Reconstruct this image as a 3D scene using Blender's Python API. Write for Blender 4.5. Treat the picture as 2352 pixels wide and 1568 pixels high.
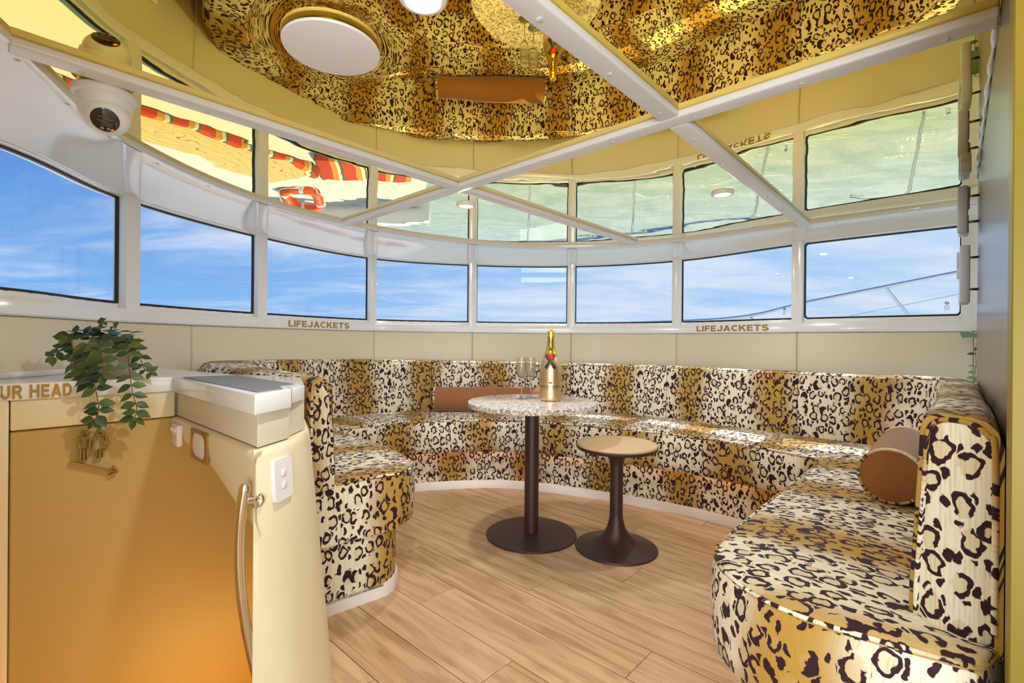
import bpy, bmesh, math, random
from mathutils import Vector, Matrix
random.seed(7)
for o in list(bpy.data.objects): bpy.data.objects.remove(o)
S = bpy.context.scene
COL = S.collection
PI = math.pi
# ------------------------------------------------------------------ camera
H = 1.04                       # eye height above the cabin sole
cd = bpy.data.cameras.new('camera'); cam = bpy.data.objects.new('camera', cd); COL.objects.link(cam)
cd.lens = 17.0; cd.sensor_width = 36.0; cd.clip_start = 0.02; cd.clip_end = 2000
cam.location = (0, 0, H); cam.rotation_euler = (PI/2, -0.008, 0); cd.shift_y = 0.0004
S.camera = cam
F_ = 1111.0
def at(u, v, Y):               # photograph measurement + depth -> point in the room
    return Vector(((u-1176)/F_*Y, Y, H-(v-785-0.008*(u-1176))/F_*Y))
# room axes: A runs along the crosswise ceiling beam, Q towards the bow windows
AX = Vector((0.737, -0.676)); QX = Vector((0.676, 0.737))
def aq(a, q, z=None):
    p = AX*a + QX*q
    return Vector((p.x, p.y)) if z is None else Vector((p.x, p.y, z))
# ------------------------------------------------------------------ node helpers
def new_mat(name):
    m = bpy.data.materials.new(name); m.use_nodes = True
    m.node_tree.nodes.clear()
    return m, m.node_tree
def nd(nt, typ, ins=None, **kw):
    n = nt.nodes.new(typ)
    for k, v in kw.items(): setattr(n, k, v)
    if ins:
        for k, v in ins.items():
            s = n.inputs[k]
            if isinstance(v, bpy.types.NodeSocket): nt.links.new(v, s)
            else: s.default_value = v
    return n
def mth(nt, op, a, b=None, c=None, clamp=False):
    n = nt.nodes.new('ShaderNodeMath'); n.operation = op; n.use_clamp = clamp
    for i, v in enumerate((a, b, c)):
        if v is None: continue
        if isinstance(v, bpy.types.NodeSocket): nt.links.new(v, n.inputs[i])
        else: n.inputs[i].default_value = v
    return n.outputs[0]
def sstep(nt, x, lo, hi):
    n = nd(nt, 'ShaderNodeMapRange', {'Value': x, 'From Min': lo, 'From Max': hi, 'To Min': 0.0, 'To Max': 1.0}, interpolation_type='SMOOTHSTEP')
    return n.outputs[0]
def mixc(nt, f, a, b):
    n = nt.nodes.new('ShaderNodeMix'); n.data_type = 'RGBA'
    for i, v in ((0, f), (6, a), (7, b)):
        if isinstance(v, bpy.types.NodeSocket): nt.links.new(v, n.inputs[i])
        else: n.inputs[i].default_value = v if i == 0 else (*v, 1)
    return n.outputs[2]
def finish(nt, bsdf, disp=None):
    o = nt.nodes.new('ShaderNodeOutputMaterial'); nt.links.new(bsdf, o.inputs[0])
def noise(nt, vec, scale, detail=2.0, rough=0.5, dist=0.0):
    n = nd(nt, 'ShaderNodeTexNoise', {'Scale': scale, 'Detail': detail, 'Roughness': rough, 'Distortion': dist})
    if vec is not None: nt.links.new(vec, n.inputs['Vector'])
    return n
def simple(name, col, rough=0.5, metal=0.0, bump=0.0, bscale=60, var=0.06, coat=0.0, emit=None, estr=0, sheen=0.0, spec=0.5):
    m, nt = new_mat(name)
    tc = nd(nt, 'ShaderNodeTexCoord')
    nz = noise(nt, tc.outputs['Object'], bscale, 3)
    lo = [c*(1-var) for c in col]; hi = [min(1, c*(1+var)) for c in col]
    c = mixc(nt, nz.outputs[0], lo, hi)
    b = nd(nt, 'ShaderNodeBsdfPrincipled', {'Base Color': c, 'Roughness': rough, 'Metallic': metal, 'Coat Weight': coat, 'Sheen Weight': sheen, 'Specular IOR Level': spec})
    if bump:
        bp = nd(nt, 'ShaderNodeBump', {'Height': nz.outputs[0], 'Strength': bump, 'Distance': 0.002})
        nt.links.new(bp.outputs[0], b.inputs['Normal'])
    if emit:
        b.inputs['Emission Color'].default_value = (*emit, 1); b.inputs['Emission Strength'].default_value = estr
    finish(nt, b.outputs[0])
    return m
# ------------------------------------------------------------------ sky, sun, added fill
w = bpy.data.worlds.new('sky'); S.world = w; w.use_nodes = True
nt = w.node_tree; nt.nodes.clear()
tc = nd(nt, 'ShaderNodeTexCoord'); sp = nd(nt, 'ShaderNodeSeparateXYZ', {0: tc.outputs['Generated']})
zc = mth(nt, 'MAXIMUM', sp.outputs[2], 0.0)
SUN_AZ = Vector((0.676, 0.737)); SUN_EL = math.radians(58)
sd = mth(nt, 'ADD', mth(nt, 'MULTIPLY', sp.outputs[0], 0.94), mth(nt, 'MULTIPLY', sp.outputs[1], 0.34))
side = sstep(nt, sd, -0.75, 1.05)
low = mixc(nt, side, (0.20, 0.46, 0.88), (0.43, 0.67, 0.97))
high = mixc(nt, side, (0.050, 0.20, 0.66), (0.27, 0.53, 0.92))
grad = mixc(nt, sstep(nt, zc, 0.0, 0.42), low, high)
k = mth(nt, 'ADD', zc, 0.13)
cx = mth(nt, 'DIVIDE', sp.outputs[0], k); cy = mth(nt, 'DIVIDE', sp.outputs[1], k)
cv = nd(nt, 'ShaderNodeCombineXYZ', {0: cx, 1: cy, 2: 0.0})
mp = nd(nt, 'ShaderNodeMapping', {'Vector': cv.outputs[0], 'Rotation': (0, 0, 0.75), 'Scale': (0.60, 1.25, 1.0), 'Location': (1.7, 0.6, 0)})
n1 = noise(nt, mp.outputs[0], 1.3, 9, 0.62, 0.5)
n2 = noise(nt, mp.outputs[0], 0.45, 3, 0.5, 0.2)
cl = mth(nt, 'ADD', mth(nt, 'MULTIPLY', n1.outputs[0], 0.62), mth(nt, 'MULTIPLY', n2.outputs[0], 0.42))
cl = mth(nt, 'ADD', cl, mth(nt, 'MULTIPLY', side, 0.10))
cm = mth(nt, 'MULTIPLY', sstep(nt, cl, 0.47, 0.69), 0.85)
skyc = mixc(nt, cm, grad, (0.74, 0.83, 0.98))
bg = nd(nt, 'ShaderNodeBackground', {'Color': skyc, 'Strength': 1.0})
wo = nt.nodes.new('ShaderNodeOutputWorld'); nt.links.new(bg.outputs[0], wo.inputs[0])
sl = bpy.data.lights.new('sun', 'SUN'); so = bpy.data.objects.new('sun', sl); COL.objects.link(so)
sl.energy = 4.6; sl.angle = 0.01; sl.color = (1.0, 0.96, 0.9)
sdir = Vector((SUN_AZ.x*math.cos(SUN_EL), SUN_AZ.y*math.cos(SUN_EL), math.sin(SUN_EL)))
so.rotation_euler = sdir.to_track_quat('Z', 'Y').to_euler(); so.location = (6, 6, 8)
def area(name, loc, target, sx, sy, power, color=(1, 1, 1)):
    l = bpy.data.lights.new(name, 'AREA'); l.shape = 'RECTANGLE'; l.size = sx; l.size_y = sy; l.energy = power; l.color = color
    o = bpy.data.objects.new(name, l); COL.objects.link(o); o.location = loc
    o.rotation_euler = (Vector(loc)-Vector(target)).to_track_quat('Z', 'Y').to_euler()
    return o
area('aft_fill_light', (0.10, -1.48, 0.78), (1.6, 1.9, 0.95), 2.0, 1.1, 88, (0.78, 0.89, 1.0))  # added fill behind the camera to brighten the cabin; no door there
DOWNLIGHT_POWER = 10.0
STAIR_LAMP = 5.0
SEAT_STRIP = 5.0
vs = S.view_settings
vs.view_transform = 'Standard'; vs.look = 'None'; vs.gamma = 1.0; vs.use_curve_mapping = False
vs.exposure = 0.0
# ------------------------------------------------------------------ object helpers
def empty(name, loc=(0, 0, 0), rz=0.0):
    o = bpy.data.objects.new(name, None); COL.objects.link(o); o.location = loc; o.rotation_euler = (0, 0, rz); o.empty_display_size = 0.1
    return o
def tag(o, label=None, cat=None, group=None, kind=None):
    if label: o['label'] = label
    if cat: o['category'] = cat
    if group: o['group'] = group
    if kind: o['kind'] = kind
    return o
def link(name, me, parent=None):
    o = bpy.data.objects.new(name, me); COL.objects.link(o)
    if parent is not None: o.parent = parent
    return o
def mesh(name, verts, faces, mat, parent=None, uvs=None, smooth=True, auto=None):
    me = bpy.data.meshes.new(name); me.from_pydata([tuple(v) for v in verts], [], faces); me.update()
    if mat is not None: me.materials.append(mat)
    if uvs is not None:
        ul = me.uv_layers.new(name='uv')
        for l in me.loops: ul.data[l.index].uv = uvs[l.vertex_index]
    for p in me.polygons: p.use_smooth = smooth
    if auto is not None and smooth: me.set_sharp_from_angle(angle=math.radians(auto))
    return link(name, me, parent)
def frombm(name, bm, mat, parent=None, smooth=True, auto=40):
    bmesh.ops.recalc_face_normals(bm, faces=bm.faces)
    me = bpy.data.meshes.new(name); bm.to_mesh(me); bm.free()
    if mat is not None: me.materials.append(mat)
    for p in me.polygons: p.use_smooth = smooth
    if smooth and auto: me.set_sharp_from_angle(angle=math.radians(auto))
    return link(name, me, parent)
def box(bm, c, s, M=None, bev=0.0, seg=2):
    r = bmesh.ops.create_cube(bm, size=1.0)
    vs_ = r['verts']
    for v in vs_: v.co = Vector((v.co.x*s[0]+c[0], v.co.y*s[1]+c[1], v.co.z*s[2]+c[2]))
    if bev:
        ed = list({e for v in vs_ for e in v.link_edges})
        rr = bmesh.ops.bevel(bm, geom=ed, offset=bev, segments=seg, profile=0.5, affect='EDGES')
        vs_ = list({v for f in rr['faces'] for v in f.verts} | {v for v in vs_ if v.is_valid})
        # bevel keeps only the new geometry connected: collect by flood
        seen = set(vs_); st = list(vs_)
        while st:
            v = st.pop()
            for e in v.link_edges:
                o = e.other_vert(v)
                if o not in seen: seen.add(o); st.append(o)
        vs_ = list(seen)
    if M is not None:
        for v in vs_: v.co = M @ v.co
    return vs_
def lathe(prof, n=48, cap0=True, cap1=True):
    vs_ = []; fs = []
    for r, z in prof:
        for i in range(n):
            a = 2*PI*i/n; vs_.append((r*math.cos(a), r*math.sin(a), z))
    for k in range(len(prof)-1):
        for i in range(n):
            j = (i+1) % n
            fs.append((k*n+i, k*n+j, (k+1)*n+j, (k+1)*n+i))
    if cap0: fs.append(tuple(reversed(range(n))))
    if cap1: fs.append(tuple(range((len(prof)-1)*n, len(prof)*n)))
    return vs_, fs
def tube_data(pts, r, n=8, closed=False, cap=True):
    pts = [Vector(p) for p in pts]; N = len(pts); vs_ = []; fs = []
    up = None
    for i, p in enumerate(pts):
        if closed: t = pts[(i+1) % N]-pts[i-1]
        else: t = pts[min(i+1, N-1)]-pts[max(i-1, 0)]
        t.normalize()
        if up is None:
            up = Vector((0, 0, 1)) if abs(t.z) < 0.9 else Vector((1, 0, 0))
        x = up.cross(t)
        if x.length < 1e-6: x = Vector((1, 0, 0)).cross(t)
        x.normalize(); y = t.cross(x); up = y
        rr = r[i] if isinstance(r, (list, tuple)) else r
        for k in range(n):
            a = 2*PI*k/n; vs_.append(p + x*math.cos(a)*rr + y*math.sin(a)*rr)
    M = N if closed else N-1
    for i in range(M):
        i2 = (i+1) % N
        for k in range(n):
            k2 = (k+1) % n
            fs.append((i*n+k, i*n+k2, i2*n+k2, i2*n+k))
    if cap and not closed:
        fs.append(tuple(reversed(range(n)))); fs.append(tuple(range((N-1)*n, N*n)))
    return vs_, fs
def tube(name, pts, r, mat, parent=None, n=10, closed=False):
    v, f = tube_data(pts, r, n, closed)
    return mesh(name, v, f, mat, parent, auto=60)
def tubes(name, runs, mat, parent=None, n=8):          # several runs joined into one part
    V = []; Fc = []
    for pts, r, closed in runs:
        v, f = tube_data(pts, r, n, closed); b = len(V)
        V += v; Fc += [tuple(i+b for i in q) for q in f]
    return mesh(name, V, Fc, mat, parent, auto=60)
def prism(bm, poly, z0, z1):
    lo = [bm.verts.new((p[0], p[1], z0)) for p in poly]; hi = [bm.verts.new((p[0], p[1], z1)) for p in poly]
    n = len(poly); fs = [bm.faces.new(lo[::-1]), bm.faces.new(hi)]
    for i in range(n): fs.append(bm.faces.new((lo[i], lo[(i+1) % n], hi[(i+1) % n], hi[i])))
    return lo+hi
def prism_obj(name, poly, z0, z1, mat, parent=None, bev=0.0, seg=3):
    bm = bmesh.new(); prism(bm, poly, z0, z1)
    if bev: bmesh.ops.bevel(bm, geom=list(bm.edges), offset=bev, segments=seg, profile=0.5, affect='EDGES')
    return frombm(name, bm, mat, parent, auto=35)
def cr(P, t):                                          # Catmull-Rom on a control list
    n = len(P); i = min(max(int(math.floor(t)), 0), n-2); f = t-i
    p1, p2 = P[i], P[i+1]
    p0 = P[i-1] if i > 0 else p1*2-p2
    p3 = P[i+2] if i+2 < n else p2*2-p1
    return 0.5*((2*p1)+(p2-p0)*f+(2*p0-5*p1+4*p2-p3)*f*f+(3*p1-p0-3*p2+p3)*f**3)
def frange(a, b, n): return [a+(b-a)*i/(n-1) for i in range(n)]
def lerp(a, b, f): return a+(b-a)*f
def text_mesh(s, size, ext=0.0, bold=0.0, spacing=1.0):
    c = bpy.data.curves.new('txt', 'FONT'); c.body = s; c.size = size; c.extrude = ext; c.offset = bold
    c.space_character = spacing; c.align_x = 'CENTER'; c.align_y = 'CENTER'; c.resolution_u = 4
    o = bpy.data.objects.new('txt', c); COL.objects.link(o)
    bpy.context.view_layer.update()
    dg = bpy.context.evaluated_depsgraph_get()
    me = bpy.data.meshes.new_from_object(o.evaluated_get(dg))
    bpy.data.objects.remove(o); bpy.data.curves.remove(c)
    return me
def arcp(cx, cy, rx, ry, a0, a1, n=12): return [(cx+rx*math.cos(math.radians(a)), cy+ry*math.sin(math.radians(a))) for a in frange(a0, a1, n)]
SW = 0.225; HWID = SW/2
GLYPH = {                                              # heavy sans capitals: centre lines of strokes, advance width
    'L': ([[(HWID, 1), (HWID, 0)], [(HWID, HWID), (0.66, HWID)]], 0.70), 'I': ([[(HWID, 1), (HWID, 0)]], 0.27),
    'F': ([[(HWID, 1), (HWID, 0)], [(HWID, 1-HWID), (0.66, 1-HWID)], [(HWID, 0.50), (0.60, 0.50)]], 0.70),
    'E': ([[(HWID, 1), (HWID, 0)], [(HWID, 1-HWID), (0.68, 1-HWID)], [(HWID, 0.51), (0.64, 0.51)], [(HWID, HWID), (0.70, HWID)]], 0.75),
    'J': ([[(0.56, 1)]+arcp(0.335, 0.33, 0.225, 0.225, 0, -180, 12)], 0.72),
    'A': ([[(0.11, 0), (0.45, 0.98)], [(0.79, 0), (0.45, 0.98)], [(0.24, 0.29), (0.66, 0.29)]], 0.92),
    'C': ([arcp(0.46, 0.5, 0.345, 0.39, 48, 312, 22)], 0.84),
    'K': ([[(HWID, 1), (HWID, 0)], [(0.74, 1), (0.20, 0.42)], [(0.36, 0.60), (0.76, 0)]], 0.88),
    'T': ([[(0.0, 1-HWID), (0.76, 1-HWID)], [(0.38, 1-HWID), (0.38, 0)]], 0.79),
    'S': ([arcp(0.39, 0.70, 0.255, 0.19, 20, 270, 14)+arcp(0.39, 0.30, 0.275, 0.19, 90, -160, 14)], 0.80),
    'U': ([[(HWID, 1), (HWID, 0.38)]+arcp(0.39, 0.38, 0.2775, 0.27, 180, 360, 14)+[(0.6675, 1)]], 0.84),
    'R': ([[(HWID, 1), (HWID, 0)], [(HWID, 1-HWID), (0.46, 1-HWID)]+arcp(0.46, 0.69, 0.195, 0.195, 90, -90, 10)+[(HWID, 0.495)], [(0.42, 0.50), (0.72, 0)]], 0.86),
    'H': ([[(HWID, 1), (HWID, 0)], [(0.70, 1), (0.70, 0)], [(HWID, 0.51), (0.70, 0.51)]], 0.87),
    'D': ([[(HWID, 1), (HWID, 0)], [(HWID, 1-HWID), (0.36, 1-HWID)]+arcp(0.36, 0.5, 0.33, 0.3875, 90, -90, 14)+[(HWID, HWID)]], 0.85),
    'M': ([[(HWID, 0), (HWID, 1)], [(0.14, 0.96), (0.46, 0.12)], [(0.78, 0.96), (0.46, 0.12)], [(0.81, 0), (0.81, 1)]], 0.98),
    'N': ([[(HWID, 0), (HWID, 1)], [(0.12, 0.94), (0.68, 0.06)], [(0.69, 0), (0.69, 1)]], 0.86),
    'O': ([arcp(0.46, 0.5, 0.345, 0.39, 0, 360, 26)], 0.94), 'Y': ([[(0.08, 1), (0.42, 0.42)], [(0.76, 1), (0.42, 0.42)], [(0.42, 0.5), (0.42, 0)]], 0.86), ' ': ([], 0.36)}
def block_letters(s_, size, gap=0.07, wide=1.0):                 # flat heavy capitals centred on the origin
    V = []; Fc = []; x0 = 0.0
    for ch in s_:
        strokes, adv = GLYPH[ch]
        for si, st in enumerate(strokes):
            n = len(st); b0 = len(V)
            for i, (x, y) in enumerate(st):
                def unit(a, b): L = math.hypot(b[0]-a[0], b[1]-a[1]) or 1; return ((b[0]-a[0])/L, (b[1]-a[1])/L)
                d0 = unit(st[i-1], st[i]) if i else unit(st[0], st[1]); d1 = unit(st[i], st[i+1]) if i < n-1 else d0
                nx, ny = -(d0[1]+d1[1]), d0[0]+d1[0]; L = math.hypot(nx, ny) or 1; nx /= L; ny /= L
                c = max(0.5, nx*-d0[1]+ny*d0[0])
                V += [((x0+x+nx*HWID/c)*size*wide, (y+ny*HWID/c)*size, 0.00012*si), ((x0+x-nx*HWID/c)*size*wide, (y-ny*HWID/c)*size, 0.00012*si)]
            for i in range(n-1): Fc.append((b0+2*i, b0+2*i+1, b0+2*i+3, b0+2*i+2))
        x0 += adv+gap
    w2 = (x0-gap)*size*wide/2
    V = [(x-w2, y-size/2, z) for x, y, z in V]
    me = bpy.data.meshes.new('lettering'); me.from_pydata(V, [], Fc); me.update(); return me
def subdiv_x(me, step):                                # cut letters so that they can follow a curve
    bm = bmesh.new(); bm.from_mesh(me)
    xs = [v.co.x for v in bm.verts]; x = min(xs)+step
    while x < max(xs):
        g = list(bm.verts)+list(bm.edges)+list(bm.faces)
        bmesh.ops.bisect_plane(bm, geom=g, plane_co=(x, 0, 0), plane_no=(1, 0, 0)); x += step
    bm.to_mesh(me); bm.free()
# ------------------------------------------------------------------ materials
M = {}
M['white'] = simple('white gelcoat', (0.80, 0.80, 0.81), 0.18, bump=0.03, bscale=7, var=0.02, coat=0.4)
M['cove'] = simple('white cove gelcoat', (0.80, 0.80, 0.81), 0.16, bump=0.10, bscale=3.0, var=0.02, coat=0.5)
M['beam'] = simple('white painted beam', (0.78, 0.77, 0.78), 0.32, var=0.02)
M['cap'] = simple('grey screw cap', (0.62, 0.62, 0.64), 0.4)
M['beige'] = simple('beige upholstery vinyl', (0.68, 0.61, 0.46), 0.55, bump=0.12, bscale=350, var=0.03)
M['hull_vinyl_lit'] = simple('stairwell vinyl tinted by lamplight', (0.52, 0.36, 0.115), 0.55, bump=0.12, bscale=300, var=0.03)  # cream vinyl turned orange-brown: the warm lamp glow is put into the colour
M['cream'] = simple('cream vinyl pillar', (0.78, 0.68, 0.47), 0.5, bump=0.1, bscale=300, var=0.03)
M['black'] = simple('black rubber', (0.012, 0.012, 0.014), 0.5)
M['mat'] = simple('grey rubber mat', (0.20, 0.21, 0.22), 0.55, bump=0.4, bscale=400)
M['gold_letter'] = simple('gold vinyl lettering', (0.40, 0.235, 0.05), 0.42, 0.25, var=0.15, bscale=30)
M['brass'] = simple('brass sign metal', (0.42, 0.22, 0.06), 0.28, 1.0, var=0.1)
M['brass_frame'] = simple('gold painted light frame', (0.40, 0.24, 0.045), 0.35, 0.6, var=0.08)
M['chrome'] = simple('polished steel', (0.78, 0.74, 0.68), 0.07, 1.0, var=0.02)
M['plastic'] = simple('white switch plastic', (0.82, 0.78, 0.80), 0.35, var=0.01)
M['bronze'] = simple('dark brown powder coat', (0.052, 0.021, 0.017), 0.38, 0.15, bump=0.35, bscale=500, var=0.15)
M['stool_top'] = simple('tan leather stool seat', (0.62, 0.42, 0.22), 0.5, bump=0.1, bscale=200, var=0.05)
M['gold_foil'] = simple('satin gold bottle', (0.82, 0.61, 0.33), 0.36, 1.0, var=0.03, bscale=40)
M['neck_foil'] = simple('yellow gold neck foil', (0.88, 0.58, 0.10), 0.28, 1.0, var=0.10, bscale=60)
M['ribbon'] = simple('black ribbon', (0.02, 0.022, 0.026), 0.45)
M['ribbon_edge'] = simple('gold ribbon edge', (0.75, 0.50, 0.08), 0.4, 0.6)
M['seal'] = simple('red wax seal', (0.60, 0.01, 0.012), 0.35, bump=0.3, bscale=120)
M['ink'] = simple('black print', (0.03, 0.022, 0.012), 0.5)
M['ink_soft'] = simple('brown print', (0.20, 0.11, 0.03), 0.5)
M['velvet'] = simple('caramel velvet', (0.27, 0.10, 0.018), 0.75, bump=0.5, bscale=260, var=0.18, sheen=0.35)
M['soil'] = simple('dark potting soil', (0.02, 0.015, 0.01), 0.9, bump=1.0, bscale=150)
M['stem'] = simple('brown plant stem', (0.10, 0.05, 0.02), 0.6)
M['rim_white'] = simple('downlight rim', (0.82, 0.80, 0.78), 0.3)
M['cctv'] = simple('white camera plastic', (0.80, 0.80, 0.80), 0.35, var=0.01)
M['dark_lens'] = simple('dark lens glass', (0.010, 0.006, 0.007), 0.08, coat=1.0)
M['letter_grey'] = simple('grey acrylic letter', (0.56, 0.62, 0.72), 0.3, var=0.02)
M['pin'] = simple('brushed steel pin', (0.45, 0.38, 0.28), 0.3, 1.0)
M['steel'] = simple('stainless rail', (0.66, 0.67, 0.70), 0.14, 1.0)
M['deck_white'] = simple('white deck paint', (0.80, 0.79, 0.74), 0.45, var=0.03, bscale=3)
M['ring'] = simple('orange life ring', (0.85, 0.12, 0.015), 0.5)
M['tape'] = simple('white tape', (0.8, 0.8, 0.78), 0.5)
M['gold_panel'] = simple('gold mirror edge', (0.42, 0.31, 0.040), 0.30, 1.0, var=0.02)
M['gold_lacquer'] = simple('gold lacquer edge', (0.22, 0.155, 0.008), 0.42, 0.15, var=0.03)
M['plinth'] = simple('white skirting', (0.80, 0.74, 0.70), 0.35, var=0.02)
def emit_mat(name, col, s):
    m, nt = new_mat(name); e = nd(nt, 'ShaderNodeEmission', {'Color': (*col, 1), 'Strength': s}); finish(nt, e.outputs[0]); return m
M['lamp'] = emit_mat('lit diffuser', (1.0, 0.86, 0.66), 3.0)
M['strip'] = emit_mat('warm led strip', (1.0, 0.42, 0.10), SEAT_STRIP)
# gold mirror
m, nt = new_mat('gold mirror'); tc = nd(nt, 'ShaderNodeTexCoord')
nA = noise(nt, tc.outputs['Object'], 2.2, 1.0, 0.4); nB = noise(nt, tc.outputs['Object'], 7.5, 1.0, 0.4)
hh = mth(nt, 'ADD', nA.outputs[0], mth(nt, 'MULTIPLY', nB.outputs[0], 0.16))
dc = nd(nt, 'ShaderNodeVectorMath', {0: tc.outputs['Object'], 1: (-0.463, 1.228, 1.79)}, operation='DISTANCE').outputs['Value']
dq = mth(nt, 'DIVIDE', dc, 0.105)
hh = mth(nt, 'ADD', hh, mth(nt, 'MULTIPLY', mth(nt, 'POWER', 2.718, mth(nt, 'MULTIPLY', mth(nt, 'MULTIPLY', dq, dq), -1.0)), -3.6))
bp = nd(nt, 'ShaderNodeBump', {'Height': hh, 'Strength': 1.0, 'Distance': 0.0027})
lw = nd(nt, 'ShaderNodeLayerWeight', {'Blend': 0.5})
mcol = mixc(nt, sstep(nt, lw.outputs['Facing'], 0.58, 0.82), (0.94, 0.71, 0.165), (0.985, 0.88, 0.56))
b = nd(nt, 'ShaderNodeBsdfPrincipled', {'Base Color': mcol, 'Metallic': 1.0, 'Roughness': 0.0, 'Normal': bp.outputs[0]})
finish(nt, b.outputs[0]); M['mirror'] = m
# window glass
m, nt = new_mat('window glass')
fr = nd(nt, 'ShaderNodeFresnel', {'IOR': 1.45}); tr = nd(nt, 'ShaderNodeBsdfTransparent', {'Color': (0.97, 0.985, 1.0, 1)})
gl = nd(nt, 'ShaderNodeBsdfGlossy', {'Roughness': 0.0, 'Color': (1, 1, 1, 1)})
mx = nd(nt, 'ShaderNodeMixShader', {0: mth(nt, 'MULTIPLY', fr.outputs[0], 0.6), 1: tr.outputs[0], 2: gl.outputs[0]}); finish(nt, mx.outputs[0]); M['glass'] = m
m, nt = new_mat('clear glass')
fr = nd(nt, 'ShaderNodeFresnel', {'IOR': 1.5}); tr = nd(nt, 'ShaderNodeBsdfTransparent', {'Color': (0.96, 0.96, 0.97, 1)})
gl = nd(nt, 'ShaderNodeBsdfGlossy', {'Roughness': 0.02, 'Color': (1, 1, 1, 1)})
mx = nd(nt, 'ShaderNodeMixShader', {0: mth(nt, 'ADD', mth(nt, 'MULTIPLY', fr.outputs[0], 1.4), 0.06), 1: tr.outputs[0], 2: gl.outputs[0]}); finish(nt, mx.outputs[0]); M['flute'] = m
m, nt = new_mat('smoked ribbed glass')
b = nd(nt, 'ShaderNodeBsdfPrincipled', {'Base Color': (0.93, 0.90, 0.87, 1), 'Roughness': 0.02, 'IOR': 1.3, 'Transmission Weight': 1.0}); finish(nt, b.outputs[0]); M['flute_bowl'] = m
# leopard velvet
def leopard(name, k=1.0):
    m, nt = new_mat(name)
    uv = nd(nt, 'ShaderNodeUVMap', uv_map='uv').outputs[0]
    dn = noise(nt, uv, 34*k, 2.0, 0.55)
    dv = nd(nt, 'ShaderNodeVectorMath', {0: dn.outputs['Color'], 1: (0.5, 0.5, 0.5)}, operation='SUBTRACT').outputs[0]
    dv = nd(nt, 'ShaderNodeVectorMath', {0: dv, 'Scale': 0.030}, operation='SCALE').outputs[0]
    p = nd(nt, 'ShaderNodeVectorMath', {0: uv, 1: dv}, operation='ADD').outputs[0]
    ps = nd(nt, 'ShaderNodeVectorMath', {0: p, 1: (k/0.050, k/0.074, 1)}, operation='MULTIPLY').outputs[0]
    ps = nd(nt, 'ShaderNodeVectorMath', {0: ps, 1: (1, 1, 0)}, operation='MULTIPLY').outputs[0]
    v1 = nd(nt, 'ShaderNodeTexVoronoi', {'Vector': ps, 'Scale': 1.0, 'Randomness': 0.72}, voronoi_dimensions='2D', feature='F1')
    cs = nd(nt, 'ShaderNodeSeparateColor', {0: v1.outputs['Color']})
    d = v1.outputs['Distance']
    R = mth(nt, 'MULTIPLY_ADD', cs.outputs[0], 0.12, 0.29)
    ri = mth(nt, 'MULTIPLY', mth(nt, 'MULTIPLY_ADD', R, 1.0, -0.155), mth(nt, 'GREATER_THAN', cs.outputs[1], 0.20))
    outer = sstep(nt, mth(nt, 'SUBTRACT', R, d), -0.010, 0.015)
    inner = sstep(nt, mth(nt, 'SUBTRACT', d, ri), -0.012, 0.012)
    # every rosette opens towards a direction of its own
    rel = nd(nt, 'ShaderNodeVectorMath', {0: ps, 1: v1.outputs['Position']}, operation='SUBTRACT').outputs[0]
    rel = nd(nt, 'ShaderNodeVectorMath', {0: rel}, operation='NORMALIZE').outputs[0]
    ang = mth(nt, 'MULTIPLY', cs.outputs[2], 2*PI*3.0)
    dirv = nd(nt, 'ShaderNodeCombineXYZ', {0: mth(nt, 'COSINE', ang), 1: mth(nt, 'SINE', ang), 2: 0.0}).outputs[0]
    dt_ = nd(nt, 'ShaderNodeVectorMath', {0: rel, 1: dirv}, operation='DOT_PRODUCT').outputs['Value']
    opening = mth(nt, 'MULTIPLY_ADD', cs.outputs[1], 0.80, 0.42)
    cut = mth(nt, 'MULTIPLY', sstep(nt, mth(nt, 'SUBTRACT', dt_, opening), -0.03, 0.05), sstep(nt, d, 0.05, 0.12))
    ring = mth(nt, 'MULTIPLY', mth(nt, 'MULTIPLY', outer, inner), mth(nt, 'SUBTRACT', 1.0, cut))
    ps2 = nd(nt, 'ShaderNodeVectorMath', {0: ps, 1: (2.0, 1.5, 1)}, operation='MULTIPLY').outputs[0]
    v2 = nd(nt, 'ShaderNodeTexVoronoi', {'Vector': ps2, 'Scale': 1.0, 'Randomness': 0.9}, voronoi_dimensions='2D', feature='F1')
    dots = sstep(nt, mth(nt, 'SUBTRACT', 0.27, v2.outputs['Distance']), -0.01, 0.03)
    away = sstep(nt, mth(nt, 'SUBTRACT', d, R), 0.05, 0.08)
    dark = mth(nt, 'MAXIMUM', ring, mth(nt, 'MULTIPLY', dots, away))
    su = nd(nt, 'ShaderNodeSeparateXYZ', {0: uv})
    ln = noise(nt, uv, 2.2, 2.0, 0.5)
    ph = mth(nt, 'ADD', mth(nt, 'MULTIPLY', su.outputs[0], 2*PI/0.52), mth(nt, 'MULTIPLY', ln.outputs[0], 3.0))
    band = mth(nt, 'MULTIPLY_ADD', mth(nt, 'SINE', ph), 0.5, 0.5)
    band = sstep(nt, band, 0.25, 1.0)
    cream = mixc(nt, ln.outputs[0], (0.75, 0.67, 0.50), (0.86, 0.79, 0.66))
    base = mixc(nt, mth(nt, 'MULTIPLY', band, 0.95), cream, (0.41, 0.225, 0.020))
    inside = mth(nt, 'MULTIPLY', sstep(nt, mth(nt, 'SUBTRACT', R, d), 0.0, 0.05), 0.35)
    base = mixc(nt, inside, base, (0.50, 0.33, 0.10))
    # ribs of the weave
    rib = mth(nt, 'MULTIPLY_ADD', mth(nt, 'SINE', mth(nt, 'MULTIPLY', su.outputs[0], 2*PI/0.0075)), 0.5, 0.5)
    wn = noise(nt, nd(nt, 'ShaderNodeVectorMath', {0: uv, 1: (180, 14, 1)}, operation='MULTIPLY').outputs[0], 1.0, 2.0)
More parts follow.
